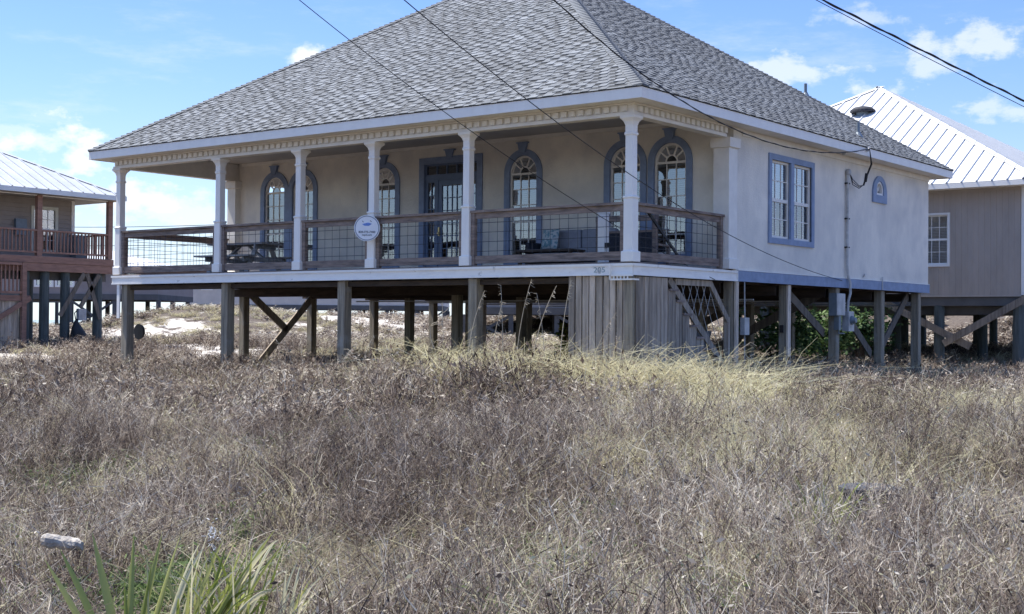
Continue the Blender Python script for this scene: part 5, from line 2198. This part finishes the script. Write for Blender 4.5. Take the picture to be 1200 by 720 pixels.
# behind the houses and over the dunes
for (d0, d1, dens, kw, kst, smin, smax) in ((30, 52, 4.5, 'weedfar', 'strawfar', .9, 1.5), (52, 105, 2.2, 'weedvfar', 'strawfar', 1.1, 2.0)):
    x, y, d, w = scatter(d0, d1, dens, .46)
    sm = sand_mask(x, y) + (vnoise(x, y, 1.6, 31) - .5) * 1.3
    ok = clear_of(x, y) & ((sm < .42) | (R.uniform(0, 1, len(x)) < .22))
    x, y = x[ok], y[ok]
    patch = np.clip(vnoise(x, y, 5, 3) * .6 + vnoise(x, y, 1.8, 4) * .5, 0, 1)
    st_ = (vnoise(x, y, 6, 41) + R.uniform(-.25, .25, len(x))) > .52
    zz_ = .75 if d0 < 40 else .42
    put(x[~st_], y[~st_], kw, smin, smax, patch[~st_], .1, np.full((~st_).sum(), zz_))
    put(x[st_], y[st_], kst, smin * .7, smax * .7, patch[st_], .1, np.full(st_.sum(), zz_))

rows_ = np.concatenate(rows_)
# drop nothing under walls: everything here stands on open ground


def gn_scatter(name, rows, label=None):
    me = bpy.data.meshes.new(name)
    n = len(rows)
    me.vertices.add(n)
    me.vertices.foreach_set('co', rows[:, :3].astype(np.float32).ravel())
    a = me.attributes.new('variant', 'INT', 'POINT')
    a.data.foreach_set('value', rows[:, 3].astype(np.int32))
    a = me.attributes.new('rot', 'FLOAT_VECTOR', 'POINT')
    a.data.foreach_set('vector', rows[:, 4:7].astype(np.float32).ravel())
    a = me.attributes.new('scl', 'FLOAT_VECTOR', 'POINT')
    a.data.foreach_set('vector', np.stack([rows[:, 7], rows[:, 7], rows[:, 8]], 1).astype(np.float32).ravel())
    a = me.attributes.new('patch', 'FLOAT', 'POINT')
    a.data.foreach_set('value', rows[:, 9].astype(np.float32))
    o = bpy.data.objects.new(name, me)
    COL.objects.link(o)
    ng = bpy.data.node_groups.new('scatter_' + name, 'GeometryNodeTree')
    ng.interface.new_socket('Geometry', in_out='INPUT', socket_type='NodeSocketGeometry')
    ng.interface.new_socket('Geometry', in_out='OUTPUT', socket_type='NodeSocketGeometry')
    gi, go = ng.nodes.new('NodeGroupInput'), ng.nodes.new('NodeGroupOutput')
    iop = ng.nodes.new('GeometryNodeInstanceOnPoints')
    ci_ = ng.nodes.new('GeometryNodeCollectionInfo')
    ci_.inputs['Collection'].default_value = VC
    ci_.inputs['Separate Children'].default_value = True
    ci_.inputs['Reset Children'].default_value = True
    iop.inputs['Pick Instance'].default_value = True

    def na(nm, t):
        q = ng.nodes.new('GeometryNodeInputNamedAttribute')
        q.data_type = t
        q.inputs['Name'].default_value = nm
        return q.outputs['Attribute']
    L_ = ng.links
    L_.new(gi.outputs[0], iop.inputs['Points'])
    L_.new(ci_.outputs[0], iop.inputs['Instance'])
    L_.new(na('variant', 'INT'), iop.inputs['Instance Index'])
    L_.new(na('rot', 'FLOAT_VECTOR'), iop.inputs['Rotation'])
    L_.new(na('scl', 'FLOAT_VECTOR'), iop.inputs['Scale'])
    L_.new(iop.outputs[0], go.inputs[0])
    md = o.modifiers.new('scatter', 'NODES')
    md.node_group = ng
    return o


weeds = set()
for nm, kinds in (('dry_weeds', ('weed', 'weedfar', 'weedvfar', 'pale', 'palefar')), ('dry_grass', ('straw', 'tall', 'strawfar')), ('green_herbs', ('green', 'greenfar'))):
    ids = [i for k in kinds for i in KIND[k]]
    sel = np.isin(rows_[:, 3].astype(int), ids)
    o = gn_scatter(nm, rows_[sel])
    lab = {'dry_weeds': 'brown and grey dry weed stalks covering the whole field', 'dry_grass': 'straw coloured long grass tufts around the house and through the field',
           'green_herbs': 'low green herbs growing between the dry weeds'}[nm]
    tag(o, lab, {'dry_weeds': 'weeds', 'dry_grass': 'grass', 'green_herbs': 'herbs'}[nm], kind='stuff')
print('clumps', len(rows_))


# --- single seed stalks that rise in front of the deck
def stalk(x, y, h, lean, az, seed):
    rg = np.random.default_rng(seed)
    g = G(x, y)
    pts = []
    for i in range(11):
        s = i / 10
        b_ = lean * s ** 2
        pts.append((x + cos(az) * b_, y + sin(az) * b_, g + h * (s - .12 * lean * s ** 3)))
    b = MB()
    b.tone = rg.uniform(.5, .9)
    b.tube(pts, .0085, 4, r1=.004)
    for i in range(16):
        s = rg.uniform(.72, 1.0)
        k = min(int(s * 10), 9)
        p = Vector(pts[k]).lerp(Vector(pts[k + 1]), s * 10 - k)
        q = p + Vector((cos(az) * .05 + rg.normal(0, .02), rg.normal(0, .02), rg.uniform(-.06, .03)))
        b.beam(p, q, .012, .004)
    for i in range(4):
        p = Vector(pts[0])
        a = rg.uniform(0, 2 * pi)
        l = rg.uniform(.3, .7)
        b.tube([p, p + Vector((cos(a) * .1, sin(a) * .1, l * .7)), p + Vector((cos(a) * .35 * l, sin(a) * .35 * l, l * .9))], .005, 4, r1=.002)
    return b.build('grass_stalk', M_PALE_S, recalc=False)


M_PALE_S = plant_mat('pale_stalk', [(0, (0.20, 0.175, 0.14)), (.5, (0.36, 0.32, 0.26)), (1, (0.50, 0.46, 0.38))], .3, inst=False)
spec = [(395, 1.1, .4, .6), (420, 1.2, .3, 1.0), (470, 1.2, .5, .4), (520, 1.75, .25, 2.4), (546, 1.9, .35, .3), (575, 1.6, .2, .6), (590, 2.0, .15, 2.6), (604, 2.1, .3, .2), (622, 2.0, .45, .3),
        (640, 1.9, .3, 2.8), (655, 2.1, .2, .4), (690, 1.6, .5, .1), (760, 1.1, .8, 3.0), (828, 1.2, .7, .2)]
ORD = ['leftmost', 'second from left', 'third from left', 'fourth from left', 'fifth from left', 'sixth from left', 'seventh from left', 'seventh from right', 'sixth from right', 'fifth from right',
       'fourth from right', 'third from right', 'second from right', 'rightmost']
for i, (u, h, ln, az) in enumerate(spec):
    p = on_y(u, 400, -1.15 - .25 * (i % 3))
    o = stalk(p.x, p.y, h * .95, ln, az, 100 + i)
    tag(o, ORD[i] + ' of the tall pale seed stalks in front of the porch deck', 'grass stalk', 'tall seed stalks in front of the deck')


# --- strap-leaved plants at the bottom left: every blade its own part
def strap_leaf(root, az, L, el, droop, w, m, parent, tone, twist=0.0):
    vs, fs = [], []
    K = 9
    side = Vector((-sin(az), cos(az), 0))
    p = Vector(root)
    a = el
    for i in range(K + 1):
        s = i / K
        ww = w * (1 - s ** 2.2) * (.75 + .5 * min(1, s * 3)) + .0008
        d = Vector((cos(az) * cos(a), sin(az) * cos(a), sin(a)))
        n_ = side.cross(d)
        sd = side * cos(twist * s) + n_ * sin(twist * s)
        vs += [p - sd * ww / 2, p - n_ * -.0 - n_ * ww * .16, p + sd * ww / 2]
        p = p + d * (L / K)
        a -= droop / K * (.4 + 1.6 * s)
    for i in range(K):
        q = i * 3
        fs += [(q, q + 1, q + 4, q + 3), (q + 1, q + 2, q + 5, q + 4)]
    b = MB()
    b.tone = tone
    b.add(vs, fs)
    return b.build('leaf', m, parent, recalc=False, smooth=True)


M_STRAP = plant_mat('strap_leaf', [(0, (0.07, 0.11, 0.025)), (.5, (0.24, 0.28, 0.06)), (.8, (0.42, 0.42, 0.16)), (1, (0.62, 0.58, 0.38))], .35, inst=False)


def ground_pt(u, v, z):
    r_ = pix_dir(u, v)
    return CAM + r_ * ((z - CAM.z) / r_.z)


def img_az(deg):
    """compass direction that reads as this angle from image-right, in the ground plane"""
    a = RAD(deg)
    v = Vector((RGT[0], RGT[1], 0)) * cos(a) + Vector((FWD[0], FWD[1], 0)) * sin(a)
    return math.atan2(v.y, v.x)


def strap_to(ru, rv, tu, tv, bow, w, m, parent, tone, dd=0.0, d=5.3):
    """blade from a root in the ground to a tip in the air, bowed upwards; w is its width"""
    w *= .9
    tv -= 9
    tone = min(1, tone + .12)
    p0 = at_depth(ru, rv, d)
    p2 = at_depth(tu, tv, d + dd)
    foot = Vector((p0.x, p0.y, G(p0.x, p0.y) - .02))
    p1 = p0.lerp(p2, .55) + Vector((0, 0, bow))
    vs, fs = [], []
    K = 10
    tw = rg.uniform(-.9, .9)
    view = Vector((FWD[0], FWD[1], 0)) * cos(tw) + Vector((RGT[0], RGT[1], 0)) * sin(tw)
    if foot.z < p0.z - .02:      # the sheath that carries the blade down into the soil
        sd0 = Vector((RGT[0], RGT[1], 0)) * w * .3
        vs += [foot - sd0, foot, foot + sd0]
    for i in range(K + 1):
        t_ = i / K
        p = p0 * (1 - t_) ** 2 + p1 * 2 * t_ * (1 - t_) + p2 * t_ ** 2
        dr = ((p1 - p0) * (1 - t_) + (p2 - p1) * t_).normalized()
        sd = dr.cross(view).normalized()
        nn2 = sd.cross(dr)
        ww = w * (1 - t_ ** 2.6) * (.7 + .5 * min(1, t_ * 3)) + .0012
        vs += [p - sd * ww / 2, p - nn2 * ww * .22, p + sd * ww / 2]
    for i in range(len(vs) // 3 - 1):
        q = i * 3
        fs += [(q, q + 1, q + 4, q + 3), (q + 1, q + 2, q + 5, q + 4)]
    b = MB()
    b.tone = tone
    b.add(vs, fs)
    return b.build('leaf', m, parent, recalc=False, smooth=True)


rg = random.Random(3)
pt_ = thing('strap_leaf_plant', 'stiff green strap-leaved plant fanning upright at the bottom left edge', 'plant')
for (ru, rv, tu, tv, w, tn) in ((118, 770, 52, 664, .026, .62), (126, 765, 70, 652, .030, .5), (142, 770, 108, 633, .034, .55), (150, 770, 157, 634, .026, .5), (158, 770, 190, 634, .028, .55),
                                (166, 775, 211, 637, .024, .62), (225, 770, 188, 664, .022, .7), (150, 775, 146, 690, .02, .35), (160, 775, 178, 668, .02, .4), (135, 775, 92, 700, .02, .4),
                                (170, 775, 200, 676, .018, .45), (175, 775, 172, 655, .016, .8)):
    strap_to(ru, rv, tu, tv, rg.uniform(.0, .03), w, M_STRAP, pt_, tn, rg.uniform(-.15, .15))
pt2 = thing('strap_leaf_plant', 'arching pale and green strap-leaved clump beside the upright one, bottom left', 'plant')
for (ru, rv, tu, tv, bow, w, tn) in ((232, 770, 322, 630, .05, .024, .55), (235, 770, 322, 643, .10, .026, .85), (240, 770, 322, 668, .14, .022, 1.0), (240, 775, 332, 702, .16, .024, .95), (215, 770, 262, 642, .10, .018, .65),
                                     (188, 775, 240, 650, .12, .016, 1.0), (185, 775, 235, 645, .10, .016, .9), (200, 775, 245, 630, .04, .012, .9), (225, 775, 232, 640, .0, .014, .6), (255, 775, 277, 660, .0, .014, .7),
                                     (285, 775, 290, 634, .0, .014, .75), (275, 775, 310, 650, .02, .014, .55), (290, 775, 330, 657, .02, .016, .35), (228, 775, 276, 690, .10, .030, .3), (232, 780, 290, 700, .12, .03, .2),
                                     (240, 780, 300, 695, .10, .024, .35), (225, 780, 300, 660, .05, .02, .45), (215, 780, 222, 690, .02, .018, .6), (230, 780, 265, 650, .06, .02, .25)):
    strap_to(ru, rv, tu, tv, bow, w, M_STRAP, pt2, tn, rg.uniform(-.2, .2))
for i in range(46):
    strap_to(rg.uniform(195, 290), 780, rg.uniform(190, 345), rg.uniform(638, 712), rg.uniform(.02, .2), rg.uniform(.005, .014), M_STRAP, pt2, rg.choice((.2, .3, .5, .6, .9, 1.0)), rg.uniform(-.3, .3))
pt3 = thing('strap_leaf_plant', 'small yellowing strap-leaved tuft leaning right, right of the arching clump', 'plant')
for i in range(16):
    strap_to(rg.uniform(305, 335), 780, rg.uniform(325, 385), rg.uniform(665, 715), rg.uniform(.02, .15), rg.uniform(.008, .014), M_STRAP, pt3, rg.choice((.6, .9, 1.0)), rg.uniform(-.2, .2))

# green tuft by the lid
tf = thing('grass_tuft', 'bright green grass tuft left of the flat grey lid in the weeds', 'grass')
c = ground_pt(960, 592, .42)
for i in range(46):
    r0 = c + Vector((rg.uniform(-.12, .12), rg.uniform(-.12, .12), 0))
    strap_leaf((r0.x, r0.y, G(r0.x, r0.y)), rg.uniform(0, 6.28), rg.uniform(.35, .62), RAD(rg.uniform(55, 88)), rg.uniform(.2, 1.0), rg.uniform(.007, .013), M_STRAP, tf, rg.uniform(.1, .5), rg.uniform(-1, 1))

# pale dead vines curling up against the pilings
for i, (u, v, dp, L_, wh) in enumerate(((392, 418, 25.2, 1.0, 'third front piling from the left'), (455, 415, 24.6, .9, 'third front piling, on its right'), (508, 405, 24.0, 1.3, 'fourth front piling, on its left'),
                                        (345, 405, 26.5, 1.2, 'crossed braces, on their right'), (600, 420, 22.2, .8, 'left edge of the plank skirt'))):
    rv_ = random.Random(40 + i)
    p = at_depth(u, v, dp)
    p.z = G(p.x, p.y) + .1
    d = Vector((RGT[0] * rv_.uniform(-.5, .8), RGT[1] * rv_.uniform(-.5, .8), 1)).normalized()
    pts = [p.copy()]
    for j in range(26):
        d = (d + Vector((rv_.gauss(0, .35), rv_.gauss(0, .2), rv_.gauss(.03 if j < 14 else -.12, .28)))).normalized()
        p = p + d * (L_ / 20)
        p.z = max(p.z, G(p.x, p.y) + .15)
        pts.append(p.copy())
    b = MB()
    b.tone = .9
    b.tube(pts, .010, 4, r1=.004)
    for j in (6, 12, 17):
        q = pts[j]
        e2 = Vector((rv_.gauss(0, 1), rv_.gauss(0, .4), rv_.uniform(0, 1))).normalized() * .28
        b.tube([q, q + e2 * .5 + Vector((0, 0, .04)), q + e2], .006, 4, r1=.003)
    tag(b.build('dead_vine', M_PALE_S, recalc=False), 'pale curling dead vine in the grass by the ' + wh, 'dead vine', 'dead vines by the pilings')

# --- things lying in the weeds
lg = thing('pale_log', 'short pale concrete or wood block lying in the weeds at lower left', 'block')
c = ground_pt(72, 633, .31)
e = Vector((RGT[0], RGT[1], 0))
b = MB()
vs, fs = [], []
K, Q = 9, 12
nrm_ = Vector((FWD[0], FWD[1], 0))
for i in range(K):
    s = i / (K - 1)
    for j in range(Q):
        a = 2 * pi * j / Q
        r_ = (.040 if 0 < i < K - 1 else .030) * (1 + .10 * sin(3 * a + i * .7) * .5 + .07 * sin(i * 1.1 + a * 2))
        r_ *= (1.15 if i < 3 else .95)
        vs.append(c + e * (-.11 + .23 * s) + nrm_ * (cos(a) * r_) + Vector((0, 0, sin(a) * r_ * .95 - .03 * s)))
for i in range(K - 1):
    for j in range(Q):
        p, q = i * Q + j, i * Q + (j + 1) % Q
        fs.append((p, q, q + Q, p + Q))
fs.append(tuple(range(Q)))
fs.append(tuple(range((K - 1) * Q, K * Q)))
b.add(vs, fs)
b.v = [(x_, y_, z_ + .006 * sin(90 * x_) * cos(70 * y_)) for x_, y_, z_ in b.v]
b.build('block', ROCK, lg)
ld = thing('flat_lid', 'flat dark grey utility lid half hidden in the weeds at lower right', 'utility lid')
c = ground_pt(1020, 571, .42)
b = MB()
b.lathe((c.x, c.y, 0), [(G(c.x, c.y) - .1, .19), (c.z - .04, .19), (c.z - .035, .225), (c.z, .225), (c.z + .012, .18), (c.z + .013, .01)], 18)
b.build('lid', LIDM, ld)
fl = MB()
c = ground_pt(248, 628, .42)
for i in range(34):
    p = c + Vector((rg.gauss(0, .018), rg.gauss(0, .018), rg.gauss(0, .04)))
    d = Vector((rg.gauss(0, 1), rg.gauss(0, 1), rg.gauss(0, 1))).normalized() * rg.uniform(.01, .025)
    fl.beam(p - d * .7, p + d * .7, .004, .003)
tag(fl.build('seed_head', FLUFF), 'small white fluffy seed head among the brown weeds at lower left', 'seed head')


# --- leafy shrubs behind the house
def shrub(x, y, h, r, n, label, ramp, group=None, seed=1, size=(.05, .10)):
    rg_ = np.random.default_rng(seed)
    g = G(x, y)
    t = thing('shrub', label, 'shrub', (x, y, g), group)
    b = MB()
    tips = []
    for i in range(9):
        a = rg_.uniform(0, 2 * pi)
        l = rg_.uniform(.5, .95)
        tip = Vector((x + cos(a) * r * .8 * l, y + sin(a) * r * .8 * l, g + h * rg_.uniform(.55, .9)))
        mid = Vector((x + cos(a) * r * .3, y + sin(a) * r * .3, g + h * .35))
        b.tube([(x, y, g - .1), mid, tip], .035, 5, r1=.010)
        tips += [mid.lerp(tip, q) for q in (.2, .5, .8, 1.0)]
    b.build('branches', DARKWOOD, t)
    m = plant_mat('shrub_leaf_%d' % seed, ramp, .3, inst=False)
    tips = np.array([list(q) for q in tips])
    cen = tips[rg_.integers(0, len(tips), 60)] + rg_.normal(0, .22, (60, 3)) * np.array([r * .8, r * .8, h * .4])
    idx_ = rg_.integers(0, len(cen), n)
    a = cen[idx_] + rg_.normal(0, .15, (n, 3)) * np.array([r, r, h * .5])
    a[:, 2] = np.clip(a[:, 2], g + .05, g + h * 1.1)
    nr = rg_.normal(0, 1, (n, 3)) + np.array([0, 0, 1.2])
    nr /= np.linalg.norm(nr, axis=1, keepdims=True)
    e_ = np.cross(nr, rg_.normal(0, 1, (n, 3)))
    e_ /= np.linalg.norm(e_, axis=1, keepdims=True)
    f_ = np.cross(nr, e_)
    L = rg_.uniform(size[0], size[1], n)[:, None]
    v = np.stack([a - e_ * L, a - f_ * L * .6 + nr * L * .12, a + e_ * L, a + f_ * L * .6 + nr * L * .12], 1).reshape(-1, 3)
    me_ = np_mesh('crown', [(v, np.arange(4 * n).reshape(n, 4), np.repeat(np.clip(rg_.normal(.5, .25, n), 0, 1), 4))], m)
    stuff(link('crown', me_, t))
    return t


GR = [(0, (0.030, 0.060, 0.020)), (.5, (0.085, 0.15, 0.050)), (1, (0.20, 0.27, 0.12))]
p = at_depth(915, 380, 37)
shrub(p.x, p.y, 1.9, 1.25, 1900, 'light green leafy shrub seen under the house between the first two right pilings', GR, seed=51)
p = at_depth(962, 380, 39)
shrub(p.x, p.y, 1.75, 1.2, 1900, 'green broad-leaved shrub under the house behind the grey electric box', GR, seed=52)
p = at_depth(1012, 380, 40)
shrub(p.x, p.y, 1.8, 1.0, 1300, 'darker green shrub right of the meter, seen under the house', [(0, (.02, .045, .018)), (.5, (.05, .10, .04)), (1, (.14, .2, .09))], seed=53)
p = at_depth(672, 392, 31)
shrub(p.x, p.y, 1.5, .5, 500, 'yellow and green leafed bush beside the left edge of the plank skirt', [(0, (.06, .10, .02)), (.5, (.22, .24, .05)), (1, (.45, .36, .10))], seed=54)
